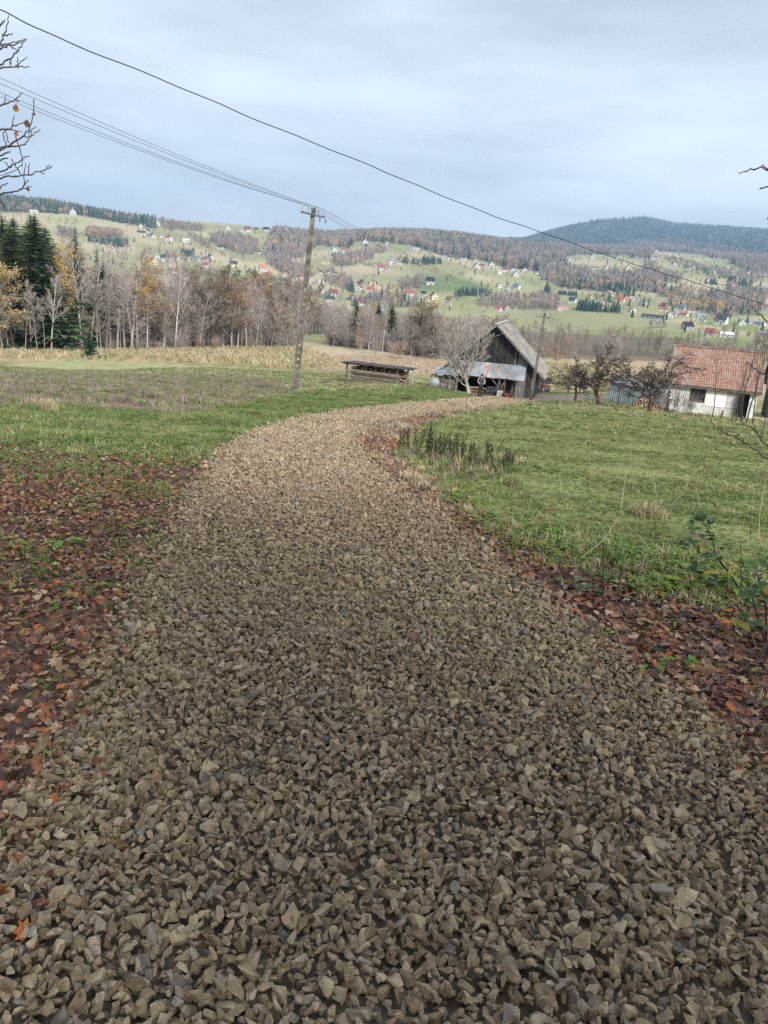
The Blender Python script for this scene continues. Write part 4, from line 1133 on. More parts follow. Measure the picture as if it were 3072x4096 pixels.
HOUSES = '''137,853,33,l,w,w 289,858,27,f,d,w 436,871,14,f,o,n 502,875,13,f,d,w 559,909,18,f,d,w 568,938,38,l,d,w 454,1007,27,f,m,w 396,1014,22,a,g,w 14,934,13,f,g,w
626,901,27,f,d,w 720,902,22,f,r,n 910,919,22,f,g,w 973,931,22,f,r,w 992,926,26,a,m,w 1024,924,18,a,d,g 1065,932,28,t,k,w 1143,927,18,a,d,g 587,931,20,f,d,w 610,951,22,f,d,w 645,949,17,a,g,w 676,964,26,t,r,w 741,969,34,x,g,w 836,993,18,f,o,n 883,997,26,a,d,w 1030,1013,30,l,d,w
633,1033,22,f,g,w 659,1044,34,a,d,w 704,1040,25,a,n,w 734,1058,29,f,k,c 786,1047,27,t,b,w 817,1044,23,a,m,w 842,1036,24,f,d,w 611,1058,36,f,o,c 687,1067,26,x,g,w 823,1069,25,a,r,w 933,1065,32,a,d,c 886,1098,52,l,r,w 948,1096,40,l,r,w 696,1091,28,a,r,w 1051,1083,32,a,o,w 1017,1098,24,f,m,n 1071,1109,27,a,r,w 1130,1134,34,a,d,w 1094,1127,22,f,d,w 1056,1123,24,l,g,w
1178,1120,25,f,k,w 1198,1143,30,f,m,w 1209,1114,25,a,r,c 1279,1139,30,x,w,w 1244,1154,20,f,g,w 1262,1183,38,l,m,g 1287,1172,25,f,d,w 1332,1186,38,a,m,w 1317,1208,34,a,d,w 1277,1096,24,f,d,w 1313,1103,28,f,e,c 1341,1098,17,l,e,w 1335,1004,24,t,g,w 1378,1009,25,a,r,w 1412,1016,18,l,w,w 1337,1033,25,a,k,w 1302,1056,32,l,s,c 1458,975,23,f,d,w 1463,991,18,a,d,g 1509,998,27,f,m,w 1548,978,16,f,g,w 1505,976,12,f,g,g 1665,1000,30,l,w,w 1566,1058,28,t,g,w 1525,1081,32,a,r,w 1549,1083,18,l,g,w 1684,1049,18,a,r,c 1597,1061,12,l,w,w
1436,1159,28,f,r,w 1478,1165,27,a,r,c 1506,1165,28,a,s,p 1489,1190,30,t,b,w 1472,1203,28,a,k,g 1440,1226,27,t,m,w 1489,1139,14,l,s,c 1637,1183,36,a,r,w 1523,1241,22,f,g,w 1397,1197,36,l,g,g 1694,1183,22,a,k,w 1679,1192,20,f,g,w 1719,1138,38,a,k,w 1735,1197,34,f,m,c 1706,1208,24,f,g,c 1735,1228,32,f,o,y 1795,1201,22,a,n,n 1793,1223,22,f,d,w 1994,1151,22,f,g,w 2031,1156,33,l,g,w 2066,1158,32,a,b,w
1786,1036,22,f,d,w 1853,1040,28,a,d,w 1907,1053,25,f,n,w 1905,1074,27,f,d,w 1928,1069,20,a,m,w 1965,1067,25,f,d,w 1995,1098,24,x,w,w 2019,1087,25,a,m,w 2041,1069,24,a,r,p 2050,1089,24,f,m,w 2060,1107,27,f,g,w 2098,1089,24,f,d,w 2151,1096,36,l,n,w 2184,1107,29,a,n,w 1778,960,16,f,g,w 1872,980,16,f,d,w 2070,979,15,f,d,w 2089,984,17,a,r,n 2006,998,16,a,r,p 1970,969,10,l,w,w 1992,1244,26,a,r,w 2023,1241,22,f,r,g 2243,1241,24,l,p,w
2279,1041,16,t,g,w 2302,1040,22,l,g,w 2368,1036,20,f,g,w 2465,1036,12,f,e,w 2499,1047,15,l,w,w 2373,1075,24,l,d,w 2394,1079,15,f,g,w 2426,1078,20,f,d,w 2512,1078,22,f,n,c 2328,1146,34,l,g,g 2423,1165,30,l,r,n 2258,1170,28,f,s,p 2289,1212,32,a,d,w 2255,1238,34,l,p,w 2363,1199,20,f,g,w 2378,1217,24,f,d,w 2402,1228,30,a,g,n 2436,1183,27,f,g,c 2483,1212,34,a,r,w 2512,1191,34,l,d,c 2544,1204,26,f,g,w 2573,1217,26,a,b,w 2528,1248,26,f,g,c 2617,1036,14,f,d,w 2625,1007,11,f,g,w 2583,1023,15,l,g,w
2677,1270,22,f,p,w 2699,1262,30,f,g,w 2727,1243,30,a,b,w 2761,1249,36,l,n,w 2735,1264,18,l,r,w 2656,1228,26,a,m,n 2653,1244,26,l,r,w 2803,1286,40,a,g,w 2882,1298,52,a,d,w 2748,1318,44,a,k,g 2989,1292,42,l,g,w 3037,1302,46,l,b,w 2966,1302,26,f,g,w 3056,1344,44,l,g,g 2903,1349,48,l,w,w 2840,1347,26,a,m,g 3018,1196,24,a,o,w 2924,1146,22,f,r,w 3050,1170,26,f,g,w 3015,1162,15,a,d,g 2850,1133,20,a,d,w 2829,1131,22,f,r,w 2748,1183,20,f,k,w 2769,1188,15,l,g,w
2724,1044,18,a,k,w 2698,1060,16,f,g,w 2695,1039,16,a,k,g 2827,1089,22,a,d,w 2861,1096,28,l,w,w 2930,1099,26,l,g,w 2992,1099,16,f,g,w 2960,1094,12,f,d,w 2792,1047,10,l,w,w 2821,1040,12,a,g,w 2905,1042,13,l,w,w 2908,1069,13,l,w,w 2766,1073,15,a,b,w 2745,1068,11,f,g,w 2648,1089,15,f,g,w 2695,1107,18,x,g,w 2714,1115,15,f,g,w 3013,1120,18,a,k,w'''
def hzone(x, y):
    if x < 560 and y < 960 or x < 1160 and y < 935: return 'on the left hill crest'
    if x < 1100: return 'on the left slope'
    if y > 1110 and x < 1850: return 'in the village below the pole'
    if x < 1760: return 'on the middle slope'
    if x < 2220: return 'on the slope above the barn'
    if y > 1120: return 'in the right valley village'
    return 'below the mountain'
for tok in HOUSES.split():
    hx, hy, hw, tp, rc, wc = tok.split(',')
    hx, hy, hw = int(hx), int(hy), int(hw)
    p = gp(hx, hy)
    dist = math.hypot(p.x, p.y)
    meshes, W = HM[tp]
    s = min(1.5, max(.55, .86 * hw / FPX * dist / (W + 1)))
    o = empty('house', p, 0)
    face = math.atan2(p.x, p.y)
    o.rotation_euler = (0, 0, -face + _hr.choice([-.5, -.3, .2, .35, .5]) * _hr.uniform(.6, 1.2))
    o.scale = (s, s, s * _hr.uniform(.92, 1.08))
    for part, ms in meshes.items():
        if part == 'door' and hw < 22: continue
        for k, me_ in enumerate(ms):
            if part == 'window' and hw < 15 and k > 1: continue
            q = link(part, me_, o)
            if part in ('wall', 'roof'):
                q.material_slots[0].link = 'OBJECT'
                q.material_slots[0].material = wmat(wc) if part == 'wall' else rmat(rc)
    kindw = {'a': 'house', 'f': 'gable-fronted house', 'l': 'long low house', 't': 'tall house', 'x': 'flat-roofed house'}[tp]
    tag(o, '%s %s with %s roof %s' % (WC[wc][0], kindw, RC[rc][0], hzone(hx, hy)), 'house', 'houses ' + hzone(hx, hy), px=hx)
# the long warehouse
p = gp(2612, 1274); o = empty('warehouse', p, -math.atan2(p.x, p.y) - .28); s = 82 / FPX * math.hypot(p.x, p.y) / 36
o.scale = (s, s, s)
g = Geo(); g.prism([(-18, -6, -1), (-18, 6, -1), (-18, 6, 4.2), (-18, 0, 6.2), (-18, -6, 4.2)], (36, 0, 0)); g.build('wall', mat('warehouse_sheet', (.12, .14, .16), (.17, .19, .21), scale=1, rough=.6), o)
g = Geo()
for sg in (-1, 1): g.prism([(-18.5, 0, 6.5), (-18.5, sg * 6.8, 4.25), (-18.5, sg * 6.8, 4.0), (-18.5, 0, 6.25)], (37, 0, 0))
g.build('roof', rmat('d'), o)
for k in (-12, -4, 4, 12):
    g = Geo(); g.box((k, -6.05, 1.7), (4, .1, 3.4)); g.build('gate', mat('warehouse_gate', (.20, .22, .24), (.26, .28, .30), scale=1, rough=.6), o)
g = Geo(); g.box((18.06, 0, 1.6), (.1, 11, 5)); g.build('end_wall', wmat('w'), o)
tag(o, 'long low dark warehouse with grey roof beside the green field', 'warehouse')
# far electricity posts on the hills
m_post = mat('far_post', (.5, .5, .48), (.62, .62, .6), scale=1, rough=.8)
for x, y, hpx in [(90,862,22),(238,858,22),(338,864,16),(318,884,14),(760,990,20),(1775,1205,36),(1912,1182,24),(2145,1165,18),(2300,1165,16),(2310,1172,14),(2866,1268,30),(2928,1280,22),(2065,1255,30),(2155,1258,28),(1997,1240,30)]:
    p = gp(x, y); d_ = math.hypot(p.x, p.y); h = hpx / FPX * d_
    o = empty('electricity_post', p)
    g = Geo(); g.tube([(0, 0, -.3), (0, 0, h)], [.17, .11], 6); g.build('post', m_post, o)
    g = Geo(); g.box((0, 0, h - .4), (1.6, .12, .12)); g.build('crossarm', m_post, o)
    tag(o, 'small pale electricity post on the far slopes', 'post', 'electricity posts on the far slopes', px=x)
# ------------------------------------------------------------------ barn
fr = np.random.default_rng(31)
m_plank = mat('weathered_planks', (.022, .020, .019), (.066, .059, .054), scale=3, rough=.9, stretch=(4, 4, .5), bump=.4, rnd=.35)
m_plank_l = mat('grey_planks', (.10, .092, .085), (.22, .205, .19), scale=3, rough=.9, stretch=(4, 4, .5), bump=.4, rnd=.25)
m_beam = mat('old_beam', (.075, .062, .052), (.17, .145, .125), scale=4, rough=.9, bump=.4, rnd=.2)
m_roofing = mat('mossy_roof', (.21, .195, .175), (.34, .32, .285), scale=1.4, rough=.9, rnd=.10, c3=(.16, .16, .11), s3=.9, coords='World')
m_zinc = mat('galvanised_sheet', (.26, .28, .30), (.42, .44, .46), scale=1.2, rough=.45, rnd=.12, spec=.5, metallic=.35)
m_rusty = mat('rusty_sheet', (.26, .12, .065), (.46, .30, .21), scale=2.5, rough=.8, stretch=(1, 1, .4), c3=(.5, .53, .55), s3=1.6)
m_black = mat('opening_shade_and_eye', (.02, .018, .017), (.035, .03, .028), scale=2, rough=1)  # near-black painted as shade in the openings; also the eye colour
m_wood = mat('sawn_wood', (.22, .155, .10), (.40, .30, .21), scale=3, rough=.85, rnd=.35, stretch=(.6, 4, 4))
m_wood_o = mat('fresh_wood_ends', (.46, .25, .13), (.60, .38, .23), scale=4, rough=.85, rnd=.25)
m_greywood = mat('grey_wood', (.20, .185, .17), (.44, .415, .385), scale=3, rough=.9, rnd=.35, stretch=(.6, 4, 4))
m_red = mat('faded_red_paint', (.16, .045, .035), (.25, .075, .055), scale=3, rough=.7)
m_iron = mat('painted_iron', (.10, .12, .14), (.18, .20, .22), scale=4, rough=.6, metallic=.3)
m_tarp = mat('roofing_felt', (.045, .04, .045), (.085, .075, .08), scale=2, rough=.85, bump=.2)
m_concrete = mat('concrete', (.085, .074, .06), (.20, .18, .15), scale=5, rough=.9, bump=.3)

def corrugated(g, x0, x1, top, bot, amp=.022, wave=.16, mi=0):
    """sheet in local x, from edge line top=(y,z) to bot=(y,z), with ribs"""
    n = max(2, int((x1 - x0) / (wave / 4)))
    V, F = [], []
    nx, nz = (top[1] - bot[1]), -(top[0] - bot[0]); ln = math.hypot(nx, nz); ny_, nz_ = -nx / ln, -nz / ln
    for i in range(n + 1):
        x = x0 + (x1 - x0) * i / n; a = amp * math.sin(2 * math.pi * x / wave)
        for (y, z) in (top, bot):
            V.append((x, y + ny_ * a, z - nz_ * a))
    for i in range(n):
        F.append((2 * i, 2 * i + 1, 2 * i + 3, 2 * i + 2))
    b = len(V)
    V += [(x, y - ny_ * .012, z - .012) for x, y, z in V]
    F += [(b + q[3], b + q[2], b + q[1], b + q[0]) for q in F]
    g.add(V, F, mi)

bp = gp(1958, 1588, 66.5)
bz = bp.z
# stand the front corner line on the ground
barn = empty('barn', (bp.x, bp.y, bz), -RAD(12))
RIDGE, PIT, XL, XR, DEP = 5.85, math.tan(RAD(42.5)), -4.55, 3.75, 11.0
def roofz(x): return RIDGE - abs(x) * PIT
# gable wall: every plank
x = -3.35
while x < XR:
    w = fr.uniform(.13, .22); w = min(w, XR - x)
    zt = roofz(x + w / 2) - .12
    opening = -3.4 < x < 1.15
    zb = 2.05 + fr.uniform(-.03, .03) if opening else -.25
    if zt > zb + .1:
        g = Geo(); z0, z1 = roofz(x) - .12, roofz(x + w - .012) - .12
        dy = fr.uniform(-.012, .012)
        g.prism([(x, dy, zb), (x + w - .012, dy, zb), (x + w - .012, dy, z1), (x, dy, z0)], (0, .035, 0))
        g.build('plank', m_plank_l if (not opening and fr.random() < .45) else m_plank, barn)
    x += w
# side walls, back, a black sheet standing for the shade inside
g = Geo()
g.box((XR - .05, DEP / 2, .8), (.08, DEP - .1, 2.4)); g.box((-4.3, DEP / 2 + .6, .6), (.08, DEP - 1.4, 2.0))
g.prism([(-4.3, DEP, -.3), (XR, DEP, -.3), (XR, DEP, roofz(XR)), (0, DEP, RIDGE - .2), (-4.3, DEP, roofz(4.3))], (0, -.08, 0))
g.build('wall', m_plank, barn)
g = Geo(); g.box((-.9, 4.0, 1.0), (4.9, .1, 2.6)); g.build('interior_shade', m_black, barn)
# roof: rows of grey slabs on each slope
for sg, ext in ((1, 4.45), (-1, 5.15)):
    L_ = ext / math.cos(math.atan(PIT)); ux, uz = math.cos(math.atan(PIT)), -math.sin(math.atan(PIT))
    nrow = 9
    for i in range(nrow):
        a, b = L_ * i / nrow, L_ * (i + 1) / nrow + .06
        for j in range(6):
            y0 = -.55 + (DEP + 1.0) * j / 6; y1 = -.55 + (DEP + 1.0) * (j + 1) / 6 - .02
            g = Geo(); lift = .06 + .035 * (i % 2) * 0 + fr.uniform(0, .02)
            p = lambda s, yy, dz: (sg * s * ux, yy, RIDGE + s * uz + dz)
            g.add([p(a, y0, lift - .02), p(b, y0, lift + .03), p(b, y1, lift + .03), p(a, y1, lift - .02), p(a, y0, lift - .07), p(b, y0, lift - .03), p(b, y1, lift - .03), p(a, y1, lift - .07)],
                  [(0, 1, 2, 3), (7, 6, 5, 4), (0, 4, 5, 1), (1, 5, 6, 2), (2, 6, 7, 3), (3, 7, 4, 0)])
            g.build('roof_slab', m_roofing, barn)
    g = Geo(); g.beam((0, -.58, RIDGE - .02), (sg * ext * .995, -.58, RIDGE - .02 - ext * PIT * .995), .04, .13); g.build('bargeboard', m_plank_l, barn)
g = Geo(); g.beam((0, -.6, RIDGE + .1), (0, DEP + .5, RIDGE + .1), .3, .08); g.build('ridge_cap', m_greywood, barn)
# porch of corrugated sheets
xs = np.linspace(-2.85, 2.75, 13)
for i in range(12):
    g = Geo(); corrugated(g, xs[i], xs[i + 1] + .05, (-.05, 2.72), (-1.35, 1.62 + fr.uniform(-.03, .03)))
    g.build('porch_sheet', m_rusty if i in (5, 8) and False else m_zinc, barn, fix=False)
for xa, xb, f0 in ((-.55, -.28, 0.0), (.42, .62, .1), (-1.6, -1.42, .35)):
    g = Geo(); corrugated(g, xa, xb, (-.05 - 1.3 * f0, 2.735 - 1.1 * f0), (-1.36, 1.635)); g.build('rusty_strip', m_rusty, barn, fix=False)
g = Geo(); corrugated(g, 1.25, 1.5, (-.8, 2.11), (-1.37, 1.64)); g.build('porch_sheet', m_rusty, barn, fix=False)
g = Geo(); corrugated(g, -4.75, -2.7, (-.05, 1.98), (-1.45, 1.52)); g.build('lean_to_sheet', mat('bluish_sheet', (.24, .28, .31), (.35, .39, .42), scale=1.5, rough=.5), barn, fix=False)
for xx in (-4.6, -2.75, .75, 1.25):
    g = Geo(); g.beam((xx, -1.15, -.3), (xx, -1.15, 1.62), .13, .13); g.build('post', m_beam, barn)
g = Geo(); g.beam((-4.7, -1.15, 1.56), (2.7, -1.15, 1.60), .10, .12); g.build('porch_beam', m_beam, barn)
for a, b in (((-2.75, -1.13, .95), (-2.1, -1.13, 1.55)), ((.75, -1.13, .85), (.1, -1.13, 1.55)), ((.75, -1.11, 1.5), (1.25, -1.11, .3)), ((1.25, -1.17, 1.5), (.75, -1.17, .3))):
    g = Geo(); g.beam(a, b, .06, .09); g.build('brace', m_beam, barn)
tag(barn, 'weathered dark timber barn with steep grey roof and corrugated porch', 'barn')
def inbarn(x, y, z):
    return barn.matrix_basis @ Vector((x, y, z))
BRZ = barn.rotation_euler[2]
# things under the porch
t = empty('pole_stack', inbarn(-3.7, -.75, -.12), BRZ)
for i in range(46):
    g = Geo(); z = .08 + (i % 15) * .095 + fr.uniform(-.02, .02); a = fr.uniform(-.05, .05)
    g.beam((-.85 + fr.uniform(-.05, .2), fr.uniform(-.35, .2), z - a), (.85 - fr.uniform(-.05, .2), fr.uniform(-.35, .2), z + a), .045, .045)
    g.build('pole', m_greywood if fr.random() < .7 else m_wood, t)
for xx in (-.75, -.25, .35, .8):
    g = Geo(); g.beam((xx, -.42, 0), (xx + fr.uniform(-.15, .15), -.42, 1.5), .05, .05); g.build('stake', m_greywood, t)
tag(t, 'stacked thin grey poles under the barn lean-to', 'pole stack')
t = empty('timber_pile', inbarn(-.85, -.55, -.12), BRZ)
for i in range(22):
    g = Geo(); g.beam((-1.1 + fr.uniform(-.1, .2), fr.uniform(-.3, .3), .06 + (i % 9) * .085), (.45 + fr.uniform(-.2, .3), fr.uniform(-.3, .3), .06 + (i % 9) * .085), .14, .06)
    g.build('board', m_wood if i % 3 else m_red, t)
tag(t, 'boards and reddish timber piled under the barn porch', 'timber pile')
t = empty('harrow', inbarn(.25, -1.25, -.1), BRZ)
for i in range(5):
    g = Geo(); g.beam((-.45 + i * .2, 0, .05), (-.25 + i * .2, .05, 1.0), .035, .035); g.build('bar', m_iron, t)
for i in range(5):
    g = Geo(); g.beam((-.5, .03, .2 + i * .18), (.55, .03, .2 + i * .18), .035, .035); g.build('crossbar', m_iron, t)
tag(t, 'grey iron harrow leaning upright under the porch', 'harrow')
t = empty('wheelbarrow', inbarn(1.6, -1.7, -.05), BRZ + .4)
g = Geo(); g.prism([(-.35, -.28, .55), (.45, -.28, .55), (.25, -.22, .25), (-.25, -.22, .25)], (0, .56, 0)); g.build('tray', m_red, t)
g = Geo(); g.tube([(-.5, 0, .18), (-.5, .06, .18)], .18, 12); g.build('wheel', m_iron, t)
for s in (-.2, .2):
    g = Geo(); g.tube([(-.5, s * .3, .18), (.2, s, .3), (.85, s * 1.2, .55)], .02, 5); g.build('handle', m_iron, t)
    g = Geo(); g.tube([(.25, s, .3), (.3, s, 0)], .02, 5); g.build('leg', m_iron, t)
tag(t, 'small red wheelbarrow by the barn wall', 'wheelbarrow')
t = empty('crate', inbarn(.95, -1.3, -.12), BRZ)
for i in range(6):
    g = Geo(); g.box((0, -.25, .08 + i * .13), (.5, .03, .11)); g.build('slat', m_greywood, t)
    g = Geo(); g.box((-.25, 0, .08 + i * .13), (.03, .46, .11)); g.build('slat', m_greywood, t)
g = Geo(); g.box((0, .25, .4), (.5, .03, .75)); g.build('back', m_greywood, t)
tag(t, 'grey slatted crate beside the porch post', 'crate')
# rounded pale bundle left of the lean-to
p = gp(1739, 1530, 64.0); g = Geo()
bm = bmesh.new(); bmesh.ops.create_icosphere(bm, subdivisions=3, radius=.5)
for v in bm.verts:
    n_ = math.sin(v.co.x * 7) * .03 + math.sin(v.co.z * 9 + 1) * .025 + math.sin(v.co.y * 8) * .03
    v.co *= (1 + n_); v.co.z *= .95; v.co.x *= .85
me = bpy.data.meshes.new('bale'); bm.to_mesh(me); bm.free(); me.polygons.foreach_set('use_smooth', [True] * len(me.polygons))
me.materials.append(mat('bale_wrap', (.38, .38, .36), (.55, .55, .52), scale=3, rough=.6, bump=.4))
o = link('wrapped_bale', me); o.location = p + Vector((0, 0, .38)); tag(o, 'pale grey rounded bale lying left of the barn', 'bale')
# walnut tree in front of the barn
p = gp(1880, 1588, 61.5)
plant('walnut', 1888, 1588, 8.6, 'pale leafless spreading tree in front of the barn', 'bare_tree', pos=p, var=0, rz=2.6, wide=1.12)

# ------------------------------------------------------------------ table frame and cart right of the barn
p = gp(2205, 1560, 75); t = empty('work_table', p, -RAD(16))
g = Geo(); g.box((1.0, 0, .95), (4.4, .8, .07), rot=(0, .02, 0)); g.build('table_top', m_tarp, t)
for xx in (-.9, 1.6, 2.6, 3.0):
    for yy in (-.3, .3):
        g = Geo(); g.beam((xx, yy, -.3), (xx, yy, .93), .09, .09); g.build('leg', m_plank, t)
tag(t, 'long dark table frame standing right of the barn', 'table')
p = gp(2172, 1555, 77); t = empty('cart', p, -RAD(16))
g = Geo(); g.box((0, 0, 1.05), (1.4, .9, .5)); g.build('box', m_plank, t)
g = Geo(); g.box((0, -.46, .55), (1.3, .05, .38)); g.build('panel', m_red, t)
for sx in (-.45, .45):
    g = Geo(); g.tube([(sx, -.5, .3), (sx, -.42, .3)], .3, 14); g.build('wheel', m_iron, t)
tag(t, 'dark cart with red panel behind the barn corner', 'cart')

# ------------------------------------------------------------------ lumber stack under its low roof
p = gp(1590, 1540, 54.5); t = empty('lumber_shed', p, -RAD(24))
LX, LY = -4.3, 1.9
for xx, yy in ((-4.1, 0), (-.05, 0), (-4.1, 1.8), (-.05, 1.8), (-2.2, 1.8)):
    g = Geo(); g.beam((xx, yy, -.6), (xx + fr.uniform(-.03, .03), yy, 1.12), .1, .1); g.build('post', m_beam, t)
g = Geo(); g.beam((.42, 1.75, -.6), (.38, 1.75, .95), .07, .07); g.build('post', m_greywood, t)
for k in range(3):
    g = Geo(); x0, x1 = -4.55 + k * 1.72, -4.55 + (k + 1) * 1.72 + .03
    g.prism([(x0, -.3, 1.25), (x0, 2.1, 1.14), (x0, 2.1, 1.20), (x0, -.3, 1.31)], (x1 - x0, 0, .01 * k)); g.build('roof_sheet', m_tarp, t)
for yy in (0, 1.8):
    g = Geo(); g.beam((-4.4, yy, 1.18 - yy * .055), (.4, yy, 1.18 - yy * .055), .08, .1); g.build('rail', m_beam, t)
for lay in range(15):
    z = -.25 + lay * .082
    for row in range(3):
        if lay > 12 and row == 0: continue
        y = .15 + row * .55 + fr.uniform(-.05, .05)
        x0 = -3.95 + fr.uniform(-.15, .3); x1 = .0 + fr.uniform(-.1, .45)
        g = Geo(); g.box(((x0 + x1) / 2, y, z), (x1 - x0, .42, .036), rot=(0, fr.uniform(-.004, .004), 0))
        g.build('board', m_greywood if fr.random() < .75 else m_wood, t)
        g = Geo(); g.box((x1 + .012, y, z), (.02, .4, .034)); g.build('board_end', m_wood_o if fr.random() < .6 else m_wood, t)
for k in range(9):
    g = Geo(); xx = -3.3 + k * .37 + fr.uniform(-.1, .1); a = fr.uniform(.12, .2)
    g.tube([(xx, .1, .92), (xx + fr.uniform(-.1, .1), 1.5, .95)], [.07, .06], 7); g.build('log', m_wood, t)
t.scale = (1, 1, .86)
tag(t, 'low stack of sawn boards under a flat dark roof', 'lumber stack')

# ------------------------------------------------------------------ tiled white house
p = gp(2668, 1642, 61.5)
hs = empty('farmhouse', (p.x, p.y, p.z - .05), -math.atan2(p.x, p.y) + RAD(1))
HW, HD, HE, HR = 6.6, 5.4, 2.3, 4.55
m_plaster = mat('white_plaster', (.66, .65, .62), (.82, .81, .78), scale=1.2, rough=.9, c3=(.42, .40, .36), s3=1.1)
m_block = mat('pale_blocks', (.52, .50, .46), (.64, .62, .58), scale=3, rough=.95, rnd=.08)
m_tile = mat('clay_tiles', (.22, .115, .085), (.41, .26, .20), scale=7, rough=.85, coords='World', detail=3, c3=(.34, .25, .21), s3=1.2)
def wallbox(x0, x1, z0, z1, nm='wall', m=None, y=0.0, th=.25):
    g = Geo(); g.box(((x0 + x1) / 2, y + th / 2, (z0 + z1) / 2), (x1 - x0, th, z1 - z0)); return g.build(nm, m or m_plaster, hs)
wallbox(0, 1.55, -.6, HE)                       # left of the window
wallbox(1.55, 2.75, -.6, .95); wallbox(1.55, 2.75, 2.0, HE)
wallbox(2.75, 4.35, .75, HE, m=mat('white_board', (.80, .79, .77), (.86, .85, .83), scale=1, rough=.7))
for i in range(3):                              # rows of big blocks below and right of it
    for j in range(4):
        x0 = 2.75 + j * .62 - (i % 2) * .2
        x0c, x1c = max(2.75, x0), min(5.2, x0 + .6)
        if x1c - x0c > .1: wallbox(x0c, x1c, -.55 + i * .43, -.55 + i * .43 + .415, 'block', m_block, y=.01 + .006 * ((i + j) % 2))
for i in range(4):
    wallbox(4.38, 5.2, .75 + i * .40, .75 + i * .40 + .385, 'block', m_block, y=.012 + .006 * (i % 2))
wallbox(6.05, HW, -.8, HE); wallbox(5.2, 6.05, 1.85, HE)
wallbox(2.75, 5.2, -.9, -.56)
g = Geo(); g.box((5.62, .35, .6), (.85, .06, 2.5)); g.build('doorway_shade', m_black, hs)  # black panel painted as the shade inside the door opening
d_ = empty('door', (0, 0, 0)); bpy.data.objects.remove(d_)
g = Geo(); g.box((5.28, -.12, .7), (.06, .75, 2.2), rot=(0, 0, .3)); g.build('door', m_plank, hs)
# window with frame and panes
g = Geo()
for a in ((2.15, .0, .98, 1.2, .08, .07), (2.15, .0, 1.97, 1.2, .08, .07), (1.58, .0, 1.48, .07, .08, 1.06), (2.72, .0, 1.48, .07, .08, 1.06), (2.15, 0, 1.48, .06, .08, 1.0)):
    g.box((a[0], a[1], a[2]), (a[3], a[4], a[5]))
wf = g.build('window', mat('brown_frame', (.12, .07, .05), (.2, .12, .09), scale=4, rough=.7), hs)
for xx in (1.86, 2.43):
    g = Geo(); g.box((xx, .03, 1.48), (.5, .02, .92)); g.build('pane', m_glass, wf)
# side and back walls
g = Geo()
g.prism([(0.02, .26, -.6), (0.02, HD, -.6), (0.02, HD, HE), (0.02, HD / 2, HR - .15), (0.02, .26, HE)], (.22, 0, 0))
g.prism([(HW - .24, .26, -.8), (HW - .24, HD, -.8), (HW - .24, HD, HE), (HW - .24, HD / 2, HR - .15), (HW - .24, .26, HE)], (.22, 0, 0))
g.box((HW / 2, HD - .1, .9), (HW - .5, .2, 3.0)); g.build('gable_wall', m_plaster, hs)
# roof deck and tiles
sl = math.atan2(HR - HE, HD / 2); cs, sn = math.cos(sl), math.sin(sl); OV = .38
Lr = (HD / 2) / cs + OV
g = Geo()
for sg in (-1, 1):
    yb = HD / 2
    g.prism([(-.2, yb, HR - .05), (-.2, yb + sg * Lr * cs, HR - Lr * sn - .05), (-.2, yb + sg * Lr * cs, HR - Lr * sn - .14), (-.2, yb, HR - .14)], (HW + .4, 0, 0))
g.build('roof', m_beam, hs)
g = Geo()
NR, NCt = 16, 40
for sg in (-1, 1):
    for i in range(NR):
        s0, s1 = Lr * i / NR - .02, Lr * (i + 1) / NR + .03
        for j in range(NCt):
            x0 = -.2 + (HW + .4) * j / NCt; x1 = -.2 + (HW + .4) * (j + 1) / NCt - .012
            l = fr.uniform(0, .014)
            V = []
            for (xx, bulge) in ((x0, .0), (x0 + (x1 - x0) * .35, .035), (x0 + (x1 - x0) * .7, .012), (x1, .0)):
                for s, dz in ((s0, .0), (s1, .05)):
                    V.append((xx, HD / 2 + sg * s * cs, HR - s * sn + .01 + dz + bulge + l))
            F = [(0, 1, 3, 2), (2, 3, 5, 4), (4, 5, 7, 6), (1, 9, 8, 3) if False else (1, 3, 5, 7)]
            g.add(V, F[:3])
            # butt end of the tile
            b = len(g.v)
            e = [V[1], V[3], V[5], V[7]]
            g.add(e + [(q[0], q[1], q[2] - .045) for q in e], [(0, 4, 5, 1), (1, 5, 6, 2), (2, 6, 7, 3)])
o = g.build('roof_tiles', m_tile, hs, fix=False); o['kind'] = 'stuff'
for j in range(18):
    g = Geo(); x0 = -.22 + (HW + .44) * j / 18; x1 = -.22 + (HW + .44) * (j + 1) / 18 + .02
    g.tube([(x0, HD / 2, HR + .03), (x1, HD / 2, HR + .05)], [.10, .115], 8); g.build('ridge_tile', mat('ridge_tiles', (.16, .10, .08), (.28, .18, .15), scale=4, rough=.9, rnd=.2), hs)
for xx in (-.24, HW + .24):
    g = Geo(); g.beam((xx, HD / 2 - Lr * cs, HR - Lr * sn - .03), (xx, HD / 2, HR + .03), .04, .22); g.build('verge_board', m_greywood, hs)
g = Geo(); g.beam((-.2, HD / 2 - Lr * cs - .02, HR - Lr * sn - .10), (HW + .2, HD / 2 - Lr * cs - .02, HR - Lr * sn - .10), .03, .13); g.build('fascia', m_beam, hs)
hs.scale = (.9, 1, 1.04)
tag(hs, 'white farmhouse with orange clay tile roof at right', 'house')
HM4 = Matrix.Translation(hs.location) @ Euler(hs.rotation_euler).to_matrix().to_4x4()
def inhouse(x, y, z): return HM4 @ Vector((x, y, z))
HRZ = hs.rotation_euler[2]
